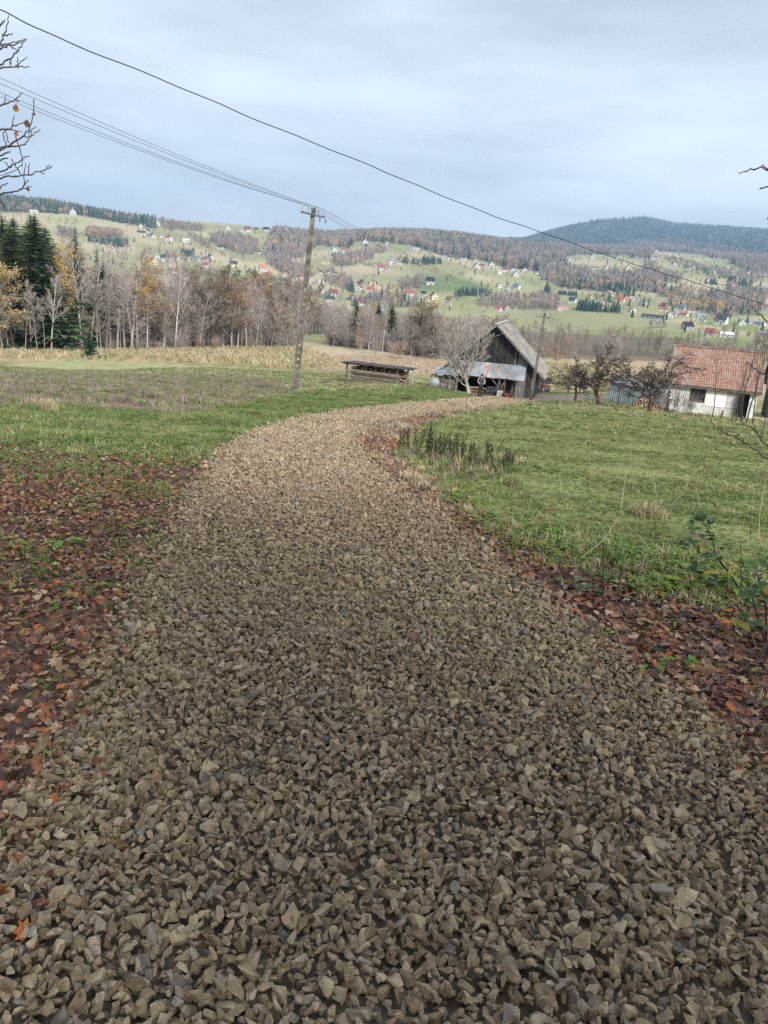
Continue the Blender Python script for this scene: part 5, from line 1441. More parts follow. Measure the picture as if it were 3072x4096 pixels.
# corrugated shed left of the house
q = gp(2428, 1612, 64); r_ = gp(2640, 1640, 62)
ang = math.atan2(r_.y - q.y, r_.x - q.x); ln = (r_ - q).length
t = empty('metal_shed', q, ang)
n = 7
for i in range(n):
    g = Geo(); corrugated_y = None
    x0, x1 = ln * i / n, ln * (i + 1) / n
    V, F = [], []; m_ = 14
    for k in range(m_ + 1):
        xx = x0 + (x1 - x0) * k / m_; a = .02 * math.sin(xx * 2 * math.pi / .17)
        V += [(xx, a, -.9), (xx, a, 1.62 - .04 * xx)]
    for k in range(m_): F.append((2 * k, 2 * k + 2, 2 * k + 3, 2 * k + 1))
    b = len(V); V += [(a_, y_ + .012, z_) for a_, y_, z_ in V]; F += [tuple(reversed([b + z for z in f_])) for f_ in F]
    g.add(V, F); g.build('wall_sheet', mat('blue_grey_sheet', (.22, .28, .31), (.36, .42, .45), scale=1.5, rough=.5, rnd=.12), t, fix=False)
    g = Geo(); g.prism([(x0, -.15, 1.64 - .04 * x0), (x0, 1.9, 1.98 - .04 * x0), (x0, 1.9, 2.01 - .04 * x0), (x0, -.15, 1.67 - .04 * x0)], (x1 - x0 - .01, 0, -.04 * (x1 - x0))); g.build('roof_sheet', m_zinc, t)
g = Geo(); g.box((.05, .95, .4), (.06, 1.9, 2.4)); g.box((ln - .05, .95, .3), (.06, 1.9, 2.4)); g.build('end_wall', m_zinc, t)
tag(t, 'low blue-grey corrugated metal shed beside the farmhouse', 'shed')
o = empty('leaning_sheet', inhouse(-.45, -.1, -.3), HRZ + .5); g = Geo(); corrugated(g, -.2, .3, (0, 2.5), (-.15, 0)); g.build('sheet', m_zinc, o, fix=False)
g = Geo(); g.beam((0, .1, 0), (0, .05, 2.45), .06, .06); g.build('stake', m_beam, o)
tag(o, 'upright metal sheet leaning at the farmhouse corner', 'metal sheet')
# split logs piled before the shed
q = gp(2505, 1640, 58.0); r_ = gp(2655, 1655, 57.5); t = empty('log_pile', q, math.atan2(r_.y - q.y, r_.x - q.x)); ln = (r_ - q).length
for row in range(5):
    k = int(ln / .2) - row * 2
    for i in range(k):
        g = Geo(); xx = .1 + row * .2 + i * .2 + fr.uniform(-.04, .04); rad = fr.uniform(.075, .12); zz = .05 + row * .155 + fr.uniform(-.02, .02)
        g.tube([(xx, -.18 + fr.uniform(-.06, .06), zz), (xx, .25, zz)], rad, 6); lg = g.build('log', m_beam, t)
        g = Geo(); g.tube([(xx, -.255, zz), (xx, -.25, zz)], rad * .9, 6); g.build('log_end', m_wood_o if fr.random() < .4 else m_wood, t)
tag(t, 'heap of split logs before the metal shed', 'log pile')
# posts and stakes at the house corner
for k, (x_, y_, hh) in enumerate(((2659, 1655, 1.2), (2668, 1652, 1.0), (2885, 1668, .6))):
    q = gp(x_, y_, 57.5); g = Geo(); g.beam((0, 0, -.2), (.03, 0, hh), .09, .09); o = g.build('wooden_post', m_beam); o.location = q
    tag(o, 'short wooden post before the farmhouse wall', 'post', 'posts before the farmhouse', px=x_)
# dark shed at the right edge
q = gp(3060, 1668, 68); t = empty('dark_shed', q, -math.atan2(q.x, q.y) * .8)
x = 0
while x < 5:
    w = fr.uniform(.14, .2); g = Geo(); g.box((x + w / 2, 0, .9), (w - .012, .04, 3.2)); g.build('plank', m_plank, t); x += w
g = Geo(); g.box((.02, 2, .9), (.05, 4, 3.2)); g.build('wall', m_plank, t)
g = Geo(); g.prism([(-.4, -.5, 2.35), (-.4, 2, 4.6), (-.4, 4.5, 2.35), (-.4, 4.5, 2.22), (-.4, 2, 4.45), (-.4, -.5, 2.22)], (6, 0, 0)); g.build('roof', m_tarp, t)
tag(t, 'dark plank shed cut by the right picture edge', 'shed')
# orchard trees
for (x_, y_, r_, h_, v_, z_, lab) in [(2398, 1622, 53, 5.6, 0, .3, 'gnarled orchard tree with red-brown trunk left of the metal shed'), (2598, 1650, 52, 5.8, 1, 2.0, 'gnarled orchard tree with split trunk before the log pile'),
                             (2300, 1590, 60, 4.5, 2, 1.0, 'smaller dark orchard tree nearest the barn track'), (2560, 1640, 60, 4.8, 2, 4.0, 'dark orchard tree behind the log pile')]:
    plant('orchard', x_, y_, h_, lab, 'orchard_tree', r=r_, var=v_, rz=z_, group='orchard trees by the farmhouse', wide=1.35)
for (x_, y_, r_, h_, k_, v_) in [(2470, 1635, 56, 3.6, 'dark_sapling', 0), (2530, 1632, 57, 3.0, 'dark_sapling', 1), (2705, 1665, 56, 3.2, 'dark_sapling', 2), (2730, 1668, 56.5, 2.8, 'dark_sapling', 0), (2850, 1672, 56, 4.4, 'dark_sapling', 1),
                                 (2925, 1680, 55, 4.6, 'dark_sapling', 2), (2965, 1688, 54, 5.6, 'dark_sapling', 0), (2985, 1690, 54, 6.2, 'dark_sapling', 1), (3010, 1695, 53, 5.0, 'dark_sapling', 2), (2945, 1685, 55, 4.0, 'dark_sapling', 0), (2372, 1610, 57, 2.6, 'dark_sapling', 1)]:
    plant(k_, x_, y_, h_, 'thin bare dark sapling before the farmhouse', 'sapling', r=r_, var=v_, group='saplings before the farmhouse', cat='sapling')
plant('oak', 3085, 1640, 9, 'brown bushy tree at the right picture edge', 'brown_tree', r=75, var=1)
for x_, y_, h_ in ((2690, 1664, 1.6), (2750, 1670, 1.5), (2640, 1655, 1.2)):
    plant('shrub', x_, y_, h_, 'thicket of bare stems against the white wall', 'shrub', r=57.5, group='thickets at the farmhouse', cat='shrub')

# ------------------------------------------------------------------ electricity line
def concrete_pole(name, base, top, wid, label, arm_ang):
    """tapered post with a ladder of slots, as a thing with parts"""
    H = (top - base).length
    t = empty(name, base)
    zax = (top - base).normalized(); fwd = Vector((base.x, base.y, 0)).normalized()
    xax = fwd.cross(zax).normalized(); yax = zax.cross(xax)
    t.rotation_euler = Matrix((xax, yax, zax)).transposed().to_euler()
    w0, w1, d0 = wid, wid * .62, wid * .8
    g = Geo()
    zs = np.linspace(.9, H * .60, 14)
    def wz(z): return w0 + (w1 - w0) * z / H
    g.box((0, 0, .1), (w0, d0, 1.6))
    # two flanges joined by webs, openings between them
    for i in range(len(zs) - 1):
        a, b = zs[i], zs[i + 1]
        wa, wb = wz(a), wz(b)
        for sg in (-1, 1):
            V = []
            for z, w in ((a, wa), (b, wb)):
                for xx in (sg * w / 2, sg * w * .17):
                    for yy in (-d0 * .5, d0 * .5):
                        V.append((xx, yy * (1 - .3 * z / H), z))
            g.add(V, [(0, 1, 3, 2), (4, 6, 7, 5), (0, 4, 5, 1), (2, 3, 7, 6), (0, 2, 6, 4), (1, 5, 7, 3)])
        g.box((0, 0, b - .08), (wb * .36, d0 * .55, .16))
    a, b = zs[-1], H
    V = []
    for z in (a, b):
        w = wz(z); d = d0 * (1 - .3 * z / H)
        V += [(-w / 2, -d / 2, z), (w / 2, -d / 2, z), (w / 2, d / 2, z), (-w / 2, d / 2, z)]
    g.add(V, [(0, 3, 2, 1), (4, 5, 6, 7), (0, 1, 5, 4), (1, 2, 6, 5), (2, 3, 7, 6), (3, 0, 4, 7)])
    g.build('post', m_concrete, t)
    ac, as_ = math.cos(arm_ang), math.sin(arm_ang); yo = -wid * .42
    ap = lambda xx, z: (xx * ac + yo * -as_ * 0, xx * as_ + yo, z)
    ca = Geo(); ca.beam(ap(-.86, H - .30), ap(.86, H - .30), .07, .08); arm = ca.build('crossarm', m_iron, t)
    m_ins = mat('white_insulator', (.30, .30, .29), (.45, .45, .44), scale=3, rough=.25, spec=.6)
    tips = []
    for xx in (-.82, -.36, .38, .82):
        g = Geo(); g.tube([ap(xx, H - .28), ap(xx, H - .12), ap(xx, H - .02), ap(xx, H + .05)], [.015, .035, .042, .02], 8); g.build('insulator', m_ins, t)
        tips.append(ap(xx, H + .03))
    for xx in (.5, .95):
        g = Geo(); g.tube([ap(xx, H - .35), ap(xx + .02, H - .55), ap(xx + .08, H - .5), ap(xx + .1, H - .38)], .018, 5); g.build('jumper', m_iron, t)
    tag(t, label, 'utility pole')
    bpy.context.view_layer.update()
    return t, [t.matrix_world @ Vector(q) for q in tips]
b1 = gp(1178, 1572, 38); t1 = at(1255, 832, 37.9)
pole1, tip1 = concrete_pole('utility_pole', b1, t1, .34, 'leaning concrete electricity pole with slots standing in the meadow', .9)
b2 = gp(2124, 1590, 62.5); t2 = at(2180, 1252, 62.5)
pole2, tip2 = concrete_pole('utility_pole', b2, t2, .24, 'slim concrete electricity pole beside the barn roof', .85)
b3 = gp(2430, 1480, 135); t3 = at(2458, 1352, 135)
pole3, tip3 = concrete_pole('utility_pole', b3, t3, .26, 'distant electricity pole above the orchard trees', .2)
m_wire = mat('wire', (.10, .105, .115), (.16, .165, .175), scale=2, rough=.5, metallic=.4)
m_cable = mat('black_cable', (.012, .013, .016), (.025, .026, .03), scale=2, rough=.6)
def wire(a, b, sag, rad, label, name='wire', n=24, m=None, group='wires of the electricity line', px=None):
    a, b = Vector(a), Vector(b)
    P = [a.lerp(b, i / n) + Vector((0, 0, -sag * 4 * (i / n) * (1 - i / n))) for i in range(n + 1)]
    g = Geo(); g.tube(P, rad, 5); o = g.build(name, m or m_wire)
    return tag(o, label, 'wire', group, px=px)
left_px = [(-420, 118), (-420, 146), (-420, 192), (-420, 212)]
order = [3, 2, 1, 0]
for k in range(4):
    nm_ = ['topmost', 'second highest', 'third highest', 'lowest'][k]
    wire(at(left_px[k][0], left_px[k][1], 26 + .3 * k), tip1[order[k]], .22, .008, '%s thin wire running from upper left to the pole' % nm_)
    wire(tip1[order[k]], tip2[order[k]], .45, .007, '%s thin wire descending from pole towards the barn' % nm_)
    wire(tip2[order[k]], tip3[order[k]], 1.6, .011, '%s thin wire sagging beyond the barn' % nm_)
# the thick cable across the sky
cab = [(-60, 8), (0, 39), (240, 157), (685, 333), (1037, 485), (1426, 639), (1667, 741), (1963, 861), (2185, 935), (2407, 1015), (2592, 1074), (2778, 1130), (2960, 1188), (3072, 1222), (3300, 1290)]
P = []
for i, (x_, y_) in enumerate(cab):
    P.append(at(x_, y_, 13 + 15 * i / (len(cab) - 1)))
P = np.array(P)
tt = np.linspace(0, len(P) - 1, 120)
Pi = np.stack([np.interp(tt, np.arange(len(P)), P[:, k]) for k in range(3)], -1)
for _ in range(8): Pi[1:-1] = (Pi[:-2] + 2 * Pi[1:-1] + Pi[2:]) / 4
Pi[:, 2] += np.sin(np.arange(120) * .9) * .008
g = Geo(); g.tube(Pi, .009, 7); o = g.build('cable', m_cable, smooth=True); tag(o, 'thick black cable sagging across the whole sky', 'cable')

# ------------------------------------------------------------------ the walker
def skin_mesh(name, verts, edges, radii, m, parent, sub=2):
    me = bpy.data.meshes.new(name); me.from_pydata(verts, edges, []); o = link(name, me, parent)
    md = o.modifiers.new('skin', 'SKIN'); md.use_smooth_shade = True
    sv = me.skin_vertices[0].data
    for i, r in enumerate(radii):
        sv[i].radius = (r, r) if np.isscalar(r) else r
        sv[i].use_root = (i == 0)
    s = o.modifiers.new('sub', 'SUBSURF'); s.levels = sub; s.render_levels = sub
    me.materials.append(m)
    return o
wp = gp(1918, 1594, 58.0)
per = empty('person', wp, -math.atan2(wp.x, wp.y) + .1)
m_skin = mat('skin', (.48, .31, .24), (.52, .35, .27), scale=3, rough=.6)
m_jkt = mat('dark_jacket', (.030, .033, .045), (.055, .058, .07), scale=5, rough=.85)
m_slv = mat('beige_sleeve', (.30, .25, .19), (.38, .32, .25), scale=5, rough=.85)
m_trs = mat('navy_trousers', (.016, .018, .028), (.03, .033, .045), scale=5, rough=.85)
m_shoe = mat('black_shoes', (.01, .01, .01), (.02, .02, .02), scale=5, rough=.5)
J = dict(pel=(0, 0, .93), spi=(0, 0, 1.12), che=(0, .0, 1.33), nec=(0, -.01, 1.50), hed=(0, -.03, 1.60), top=(0, -.03, 1.72),
         lsh=(-.19, 0, 1.43), lel=(-.25, .03, 1.16), lwr=(-.13, -.16, 1.06), lhd=(-.08, -.20, 1.06), rsh=(.19, 0, 1.43), rel=(.27, .04, 1.16), rwr=(.17, -.18, 1.05), rhd=(.12, -.22, 1.05),
         lhp=(-.09, 0, .90), lkn=(-.10, -.05, .50), lan=(-.10, .06, .09), lto=(-.11, -.10, .04), rhp=(.09, 0, .90), rkn=(.10, -.02, .49), ran=(.10, -.10, .09), rto=(.11, -.26, .04))
K_ = list(J); ix = {k: i for i, k in enumerate(K_)}
E_ = [('pel','spi'),('spi','che'),('che','nec'),('nec','hed'),('hed','top'),('che','lsh'),('lsh','lel'),('lel','lwr'),('lwr','lhd'),('che','rsh'),('rsh','rel'),('rel','rwr'),('rwr','rhd'),('pel','lhp'),('lhp','lkn'),('lkn','lan'),('lan','lto'),('pel','rhp'),('rhp','rkn'),('rkn','ran'),('ran','rto')]
RD = dict(pel=.13, spi=.12, che=.14, nec=.055, hed=.095, top=.08, lsh=.06, lel=.042, lwr=.028, lhd=.035, rsh=.06, rel=.042, rwr=.028, rhd=.035, lhp=.085, lkn=.058, lan=.038, lto=.036, rhp=.085, rkn=.058, ran=.038, rto=.036)
skin_mesh('body', [J[k] for k in K_], [(ix[a], ix[b]) for a, b in E_], [RD[k] for k in K_], m_skin, per)
def sub_skin(name, keys, radii, m):
    ii = {k: i for i, k in enumerate(keys)}
    skin_mesh(name, [J[k] for k in keys], [(ii[a], ii[b]) for a, b in E_ if a in ii and b in ii], radii, m, per)
sub_skin('jacket', ['pel', 'spi', 'che', 'lsh', 'rsh', 'nec'], [.155, .15, .17, .085, .085, .075], m_jkt)
sub_skin('sleeve', ['lsh', 'lel', 'lwr'], [.078, .06, .05], m_slv)
sub_skin('sleeve', ['rsh', 'rel', 'rwr'], [.078, .06, .05], m_slv)
sub_skin('trousers', ['pel', 'lhp', 'lkn', 'lan', 'rhp', 'rkn', 'ran'], [.15, .105, .08, .07, .105, .08, .07], m_trs)
for a, b in (('lan', 'lto'), ('ran', 'rto')):
    sub_skin('shoe', [a, b], [.06, .05], m_shoe)
g = Geo(); g.tube([(0, -.03, 1.66), (0, -.03, 1.72), (0, -.03, 1.77)], [.115, .11, .06], 12); g.box((0, -.15, 1.67), (.16, .12, .02)); g.build('cap', m_trs, per)
for s in (-.035, .035):
    g = Geo(); g.box((s, -.122, 1.61), (.02, .012, .012)); g.build('eye', m_black, per)
g = Geo(); g.prism([(-.014, -.118, 1.57), (.014, -.118, 1.57), (0, -.118, 1.60)], (0, -.022, 0)); g.build('nose', m_skin, per)
tag(per, 'person in dark jacket and cap walking up the path', 'person')
# ------------------------------------------------------------------ crushed stone
qr = np.random.default_rng(41)
def stone_geo(seed):
    rg = np.random.default_rng(seed)
    bm = bmesh.new()
    sc = np.array([1, rg.uniform(.55, .95), rg.uniform(.32, .62)]) * .5
    for _ in range(int(rg.integers(9, 14))):
        d = rg.normal(0, 1, 3); d /= np.abs(d).max() ** rg.uniform(.6, 1.0) * np.linalg.norm(d) ** .3
        bm.verts.new(Vector(np.clip(d, -1, 1) * sc))
    r = bmesh.ops.convex_hull(bm, input=bm.verts)
    bmesh.ops.delete(bm, geom=[e for e in set(r['geom_interior']) | set(r['geom_unused']) if isinstance(e, bmesh.types.BMVert)], context='VERTS')
    bmesh.ops.dissolve_limit(bm, angle_limit=.22, verts=bm.verts, edges=bm.edges)
    try:
        bmesh.ops.bevel(bm, geom=list(bm.edges), offset=.035, segments=1, affect='EDGES', profile=.5)
    except Exception:
        pass
    bmesh.ops.triangulate(bm, faces=bm.faces)
    bmesh.ops.recalc_face_normals(bm, faces=bm.faces)
    bm.verts.index_update()
    g = Geo(); g.add([v.co for v in bm.verts], [[v.index for v in f.verts] for f in bm.faces])
    bm.free()
    return g
STONES = [stone_geo(500 + i) for i in range(18)]
m_stone = mat('crushed_limestone', (.72, .69, .64), (1.28, 1.25, 1.19), scale=2.2, rough=.92, bump=.55, bscale=9, rnd=.16, spec=.15, lo=.3, hi=.7,
              palette=[(0, (.315, .246, .170)), (.22, (.365, .288, .202)), (.45, (.255, .196, .132)), (.62, (.41, .335, .24)), (.76, (.30, .255, .20)), (.86, (.195, .145, .098)), (.955, (.32, .295, .26)), (.975, (.17, .155, .14))])
def jitter_grid(x0, x1, y0, y1, sp):
    nx, ny = int((x1 - x0) / sp), int((y1 - y0) / sp)
    X, Y = np.meshgrid(x0 + (np.arange(nx) + .5) * sp, y0 + (np.arange(ny) + .5) * sp)
    X = X.ravel() + qr.uniform(-.45, .45, X.size) * sp; Y = Y.ravel() + qr.uniform(-.45, .45, Y.size) * sp
    return X, Y
def on_path(x, y, soft):
    px, py = project(np.stack([x + qr.normal(0, soft, x.size), y + qr.normal(0, soft, x.size), hz(x, y)], -1))
    return inpoly(px, py, PATH_POLY)
def in_frame(x, y, z, mrg=120):
    px, py = project(np.stack([x, y, z], -1))
    return (px > -mrg) & (px < 3072 + mrg) & (py < 4096 + mrg) & (py > 0)
SP, SS, SI = [], [], []
for (y0, y1, hw, sp, smin, smax, layers, soft) in ((.25, 5, 4.2, .029, .019, .060, 2, .07), (5, 9, 5, .034, .023, .060, 1.5, .09), (9, 17, 6.5, .046, .031, .066, 1, .11), (17, 34, 9, .066, .045, .08, 1, .15), (34, 66, 24, .14, .08, .13, 1, .2)):
    for lay in range(math.ceil(layers)):
        x, y = jitter_grid(-hw if y0 < 30 else -6, hw, y0, y1, sp)
        if lay:
            k = qr.random(x.size) < (.62 if layers == 2 else .5); x, y = x[k], y[k]
        ok = on_path(x, y, soft) & in_frame(x, y, hz(x, y))
        x, y = x[ok], y[ok]
        s = np.clip(qr.lognormal(math.log((smin * smax) ** .5), .30, x.size), smin * .7, smax * 1.25) * (1 if lay else 1.15)
        z = hz(x, y) + .029 + (.028 if lay else 0) + qr.uniform(-.012, .016, x.size)
        SP.append(np.stack([x, y, z], -1)); SS.append(s)
# strays on the muddy margins
x, y = jitter_grid(-4.5, 5.5, .8, 16, .085)
ok = on_path(x, y, .34) & in_frame(x, y, hz(x, y)) & (qr.random(x.size) < .8)
x, y = x[ok], y[ok]; SP.append(np.stack([x, y, hz(x, y) + .012], -1)); SS.append(qr.uniform(.022, .055, x.size))
SP, SS = np.concatenate(SP), np.concatenate(SS)
SR = np.stack([qr.normal(0, .75, len(SP)), qr.normal(0, .75, len(SP)), qr.uniform(0, 6.28, len(SP))], -1)
SI = qr.integers(0, len(STONES), len(SP))
S3 = np.stack([SS * qr.uniform(.9, 1.25, len(SP)), SS * qr.uniform(.8, 1.1, len(SP)), SS * qr.uniform(.8, 1.2, len(SP))], -1)
_px, _py = project(SP)
big = SS / np.linalg.norm(SP - EYE, axis=1) * ((_px > 20) & (_px < 3052) & (_py < 4080))
pick = np.argsort(-big)[:300]
rest = np.ones(len(SP), bool); rest[pick] = False
scatter('stones', STONES, SP[rest], SR[rest], S3[rest], SI[rest], [m_stone], path)['kind'] = 'stuff'
_sm = [g.mesh('stone', m_stone) for g in STONES]
for i in pick:
    o = link('stone', _sm[SI[i]], path); o.location = SP[i] + np.array([0, 0, .006]); o.rotation_euler = SR[i]; o.scale = S3[i]

# ------------------------------------------------------------------ fallen leaves
def leaf_geo(seed, kind):
    rg = np.random.default_rng(seed); g = Geo()
    bend, roll_, wav = rg.uniform(-.5, .8), rg.uniform(.1, .9), rg.uniform(.02, .08)
    if kind == 'maple':
        out = []
        ks = [(-.04, -.45), (-.30, -.40), (-.22, -.18), (-.52, -.05), (-.30, .08), (-.40, .34), (-.14, .22), (0, .58), (.14, .22), (.40, .34), (.30, .08), (.52, -.05), (.22, -.18), (.30, -.40), (.04, -.45)]
        out = [(x * rg.uniform(.9, 1.1), y * rg.uniform(.9, 1.1)) for x, y in ks]
        c = (0, -.08)
        pts = [c] + out
        V = [(x, y, bend * .35 * y * y + roll_ * .55 * x * x + wav * math.sin(9 * x + 5 * y)) for x, y in pts]
        n = len(out)
        g.add(V, [(0, 1 + i, 1 + (i + 1) % n) for i in range(n)])
    else:
        wd = rg.uniform(.26, .36); n = 5
        V = []
        for i in range(n + 1):
            t = i / n; y = t - .5; w = wd * math.sin(math.pi * min(1, max(0, t)) ** .85) + .006
            zc = bend * (y * y) * 1.1
            for x in (-w, 0, w):
                V.append((x, y, zc + roll_ * abs(x) * .55 + wav * math.sin(11 * y + x * 8)))
        F = []
        for i in range(n):
            a = i * 3
            F += [(a, a + 1, a + 4, a + 3), (a + 1, a + 2, a + 5, a + 4)]
        g.add(V, F)
    g.tube([(0, -.5, 0), (rg.uniform(-.05, .05), -.72, rg.uniform(-.03, .08))], .012, 3, cap=False)
    return g
LEAVES = [leaf_geo(700 + i, 'maple' if i in (0, 4, 8) else 'oval') for i in range(10)]
m_leaf = mat('fallen_leaf', (.62, .60, .58), (1.15, 1.12, 1.1), scale=3.0, rough=.5, rnd=.22, spec=.4, bump=.3, bscale=10, lo=.3, hi=.7,
             palette=[(0, (.13, .064, .042)), (.20, (.20, .08, .044)), (.36, (.078, .047, .036)), (.48, (.27, .10, .044)), (.61, (.30, .175, .108)), (.75, (.40, .285, .19)), (.83, (.19, .13, .10)), (.915, (.38, .12, .032)), (.965, (.36, .24, .065))])
LEAF_L = dp((-500,935),(0,925),(180,950),(330,985),(470,975),(420,1060),(390,1150),(300,1330),(250,1450),(120,1750),(-100,2212),(-700,2400))
LEAF_R = dp((780,960),(850,1000),(960,1075),(1150,1170),(1400,1260),(1900,1350),(2300,2200),(1700,1760),(1540,1570),(1330,1430),(1200,1320),(1000,1165),(850,1050),(775,985))
LP, LS = [], []
def leaves_in(poly, x0, x1, y0, y1, per_m2, smin, smax, soft=.12, prob=None):
    n = int((x1 - x0) * (y1 - y0) * per_m2)
    x, y = qr.uniform(x0, x1, n), qr.uniform(y0, y1, n)
    z = hz(x, y)
    px, py = project(np.stack([x + qr.normal(0, soft, n), y + qr.normal(0, soft, n), z], -1))
    ok = inpoly(px, py, poly)
    qx, qy = project(np.stack([x, y, z], -1)); ok &= (qx > -150) & (qx < 3220) & (qy < 4200)
    if prob is not None: ok &= qr.random(n) < prob(x, y, qx, qy)
    x, y, z = x[ok], y[ok], z[ok]
    LP.append(np.stack([x, y, z + qr.uniform(.012, .045, x.size)], -1)); LS.append(qr.uniform(smin, smax, x.size))
leaves_in(LEAF_L, -6, 0, .8, 4.5, 900, .03, .07)
leaves_in(LEAF_L, -11, 0, 4.5, 9, 700, .03, .068)
leaves_in(LEAF_L, -16, 0, 9, 20, 230, .045, .08, soft=.4, prob=lambda x, y, a, b: np.clip((b - 1730) / 200, .05, 1))
leaves_in(LEAF_R, 0, 6, 1, 5, 760, .032, .088)
leaves_in(LEAF_R, 0, 9, 5, 10, 560, .032, .078)
leaves_in(LEAF_R, 0, 14, 10, 22, 70, .07, .12, soft=.3)
leaves_in(PATH_POLY, -4, 5, 1, 14, 3.2, .045, .085)
leaves_in(dp((772,965),(778,938),(870,903),(1000,886),(900,915),(865,960),(900,1010),(1020,1130),(970,1125),(850,1030)), -2, 16, 9, 40, 150, .06, .10, soft=.15)
leaves_in(dp((0,900),(400,960),(900,1000),(1659,1150),(1659,1350),(900,1050)), -14, 16, 4, 24, 3, .05, .1)
LP, LS = np.concatenate(LP), np.concatenate(LS)
LR = np.stack([qr.normal(0, .33, len(LP)), qr.normal(0, .33, len(LP)), qr.uniform(0, 6.28, len(LP))], -1)
LI = qr.integers(0, len(LEAVES), len(LP))
_px, _py = project(LP)
big = LS / np.linalg.norm(LP - EYE, axis=1) * ((_px > 20) & (_px < 3052) & (_py < 4080)) * (LP[:, 2] - hz(LP[:, 0], LP[:, 1]) > .03)
pick = np.argsort(-big)[:300]
rest = np.ones(len(LP), bool); rest[pick] = False
scatter('fallen_leaves', LEAVES, LP[rest], LR[rest], LS[rest], LI[rest], [m_leaf], ground)['kind'] = 'stuff'
_lm = [g.mesh('fallen_leaf', m_leaf) for g in LEAVES]
for i in pick:
    o = link('fallen_leaf', _lm[LI[i]], ground); o.location = LP[i] + np.array([0, 0, .006]); o.rotation_euler = LR[i]; o.scale = (LS[i],) * 3

# ------------------------------------------------------------------ grass
def tuft(seed, n, spread, lean, wid, curl=.4, kinked=False):
    rg = np.random.default_rng(seed); g = Geo(); V, F = [], []
    for _ in range(n):
        a = rg.uniform(0, 6.28); b = np.array([rg.normal(0, spread), rg.normal(0, spread), 0])
        d = np.array([math.cos(a), math.sin(a), 0]); h = rg.uniform(.5, 1.05); l = rg.uniform(.2, 1) * lean
        s = np.array([-d[1], d[0], 0]) * wid * rg.uniform(.6, 1.2)
        p1 = b + d * l * .35 * h + np.array([0, 0, .6 * h]); p2 = b + d * l * (1 + curl) * h * .8 + np.array([0, 0, h * (1 - .35 * l)])
        o = len(V); V += [b - s, b + s, p1 + s * .8, p1 - s * .8, p2]
        F += [(o, o + 1, o + 2, o + 3), (o + 3, o + 2, o + 4)]
    g.add(V, F); return g
def herb(seed):
    """rosette of small lobed leaves"""
    rg = np.random.default_rng(seed); g = Geo(); V, F = [], []
    for _ in range(11):
        a = rg.uniform(0, 6.28); d = np.array([math.cos(a), math.sin(a), 0]); s = np.array([-d[1], d[0], 0])
        q = rg.uniform(.15, .8); zc = rg.uniform(.2, .7); w = rg.uniform(.16, .28)
        c = d * q + np.array([0, 0, zc]); o = len(V)
        V += [c - d * w * .9, c + s * w * .6, c + d * w + np.array([0, 0, -.1]), c - s * w * .6]; F.append((o, o + 1, o + 2, o + 3))
    g.add(V, F); return g
m_grassA = mat('green_grass', (.125, .170, .052), (.255, .285, .115), scale=1.2, rough=.75, rnd=.25, hue=.03, coords='World', transl=.2)
m_grassB = mat('pale_grass', (.26, .27, .12), (.40, .385, .20), scale=1.2, rough=.8, rnd=.25, coords='World', transl=.2)
m_straw = mat('straw', (.40, .31, .19), (.58, .47, .31), scale=1.2, rough=.85, rnd=.22, coords='World', transl=.15)
m_weed = mat('withered_weeds', (.16, .125, .10), (.30, .245, .20), scale=1.2, rough=.9, rnd=.3, coords='World')
m_herb = mat('green_herbs', (.09, .17, .025), (.19, .29, .055), scale=2, rough=.7, rnd=.25, hue=.02, transl=.2)
GM = [m_grassA, m_grassB, m_straw, m_weed, m_herb]
GP = []
for mi, (n, sp, ln, wd) in ((0, (20, .25, .8, .045)), (0, (20, .3, .9, .06)), (1, (18, .28, .9, .05)), (2, (14, .2, .6, .03)), (3, (14, .2, .35, .035))):
    for k in range(2):
        g = tuft(800 + len(GP), n, sp, ln, wd); g.m = [mi] * len(g.m); GP.append(g)
for k in range(2):
    g = herb(850 + k); g.m = [4] * len(g.m); GP.append(g)
def grass(name, label, zones, parent=ground):
    P, S, I, R = [], [], [], []
    for poly, box, per, hmin, hmax, kinds, rlo, rhi in zones:
        x0, x1, y0, y1 = box; n = int((x1 - x0) * (y1 - y0) * per)
        x, y = qr.uniform(x0, x1, n), qr.uniform(y0, y1, n); r = np.hypot(x, y)
        k = (r > rlo) & (r < rhi); x, y = x[k], y[k]
        z = hz(x, y); px, py = project(np.stack([x, y, z], -1))
        ok = inpoly(px + qr.normal(0, 14, px.size), py + qr.normal(0, 5, px.size), poly) & (px > -200) & (px < 3300) & ~inpoly(px, py, PATH_POLY)
        x, y, z = x[ok], y[ok], z[ok]; m = x.size
        # patchiness
        pt = np.sin(x * 1.3 + 2 * np.sin(y * .7)) + np.sin(y * 1.9 + x * .6)
        h = qr.uniform(hmin, hmax, m) * (1 + .22 * pt)
        kk = np.array(kinds)[qr.integers(0, len(kinds), m)] * 2 + qr.integers(0, 2, m)
        P.append(np.stack([x, y, z - .01], -1)); I.append(kk)
        w = h * qr.uniform(.8, 1.4, m)
        S.append(np.stack([w, w, h], -1)); R.append(np.stack([qr.normal(0, .12, m), qr.normal(0, .12, m), qr.uniform(0, 6.28, m)], -1))
    o = scatter(name, GP, np.concatenate(P), np.concatenate(R), np.concatenate(S), np.concatenate(I), GM)
    return tag(o, label, kind='stuff')
LAWN = dp((905,917),(1000,892),(1150,870),(1300,862),(1800,885),(1800,1330),(1350,1230),(1150,1180),(1020,1110),(950,1060),(890,1005),(875,960))
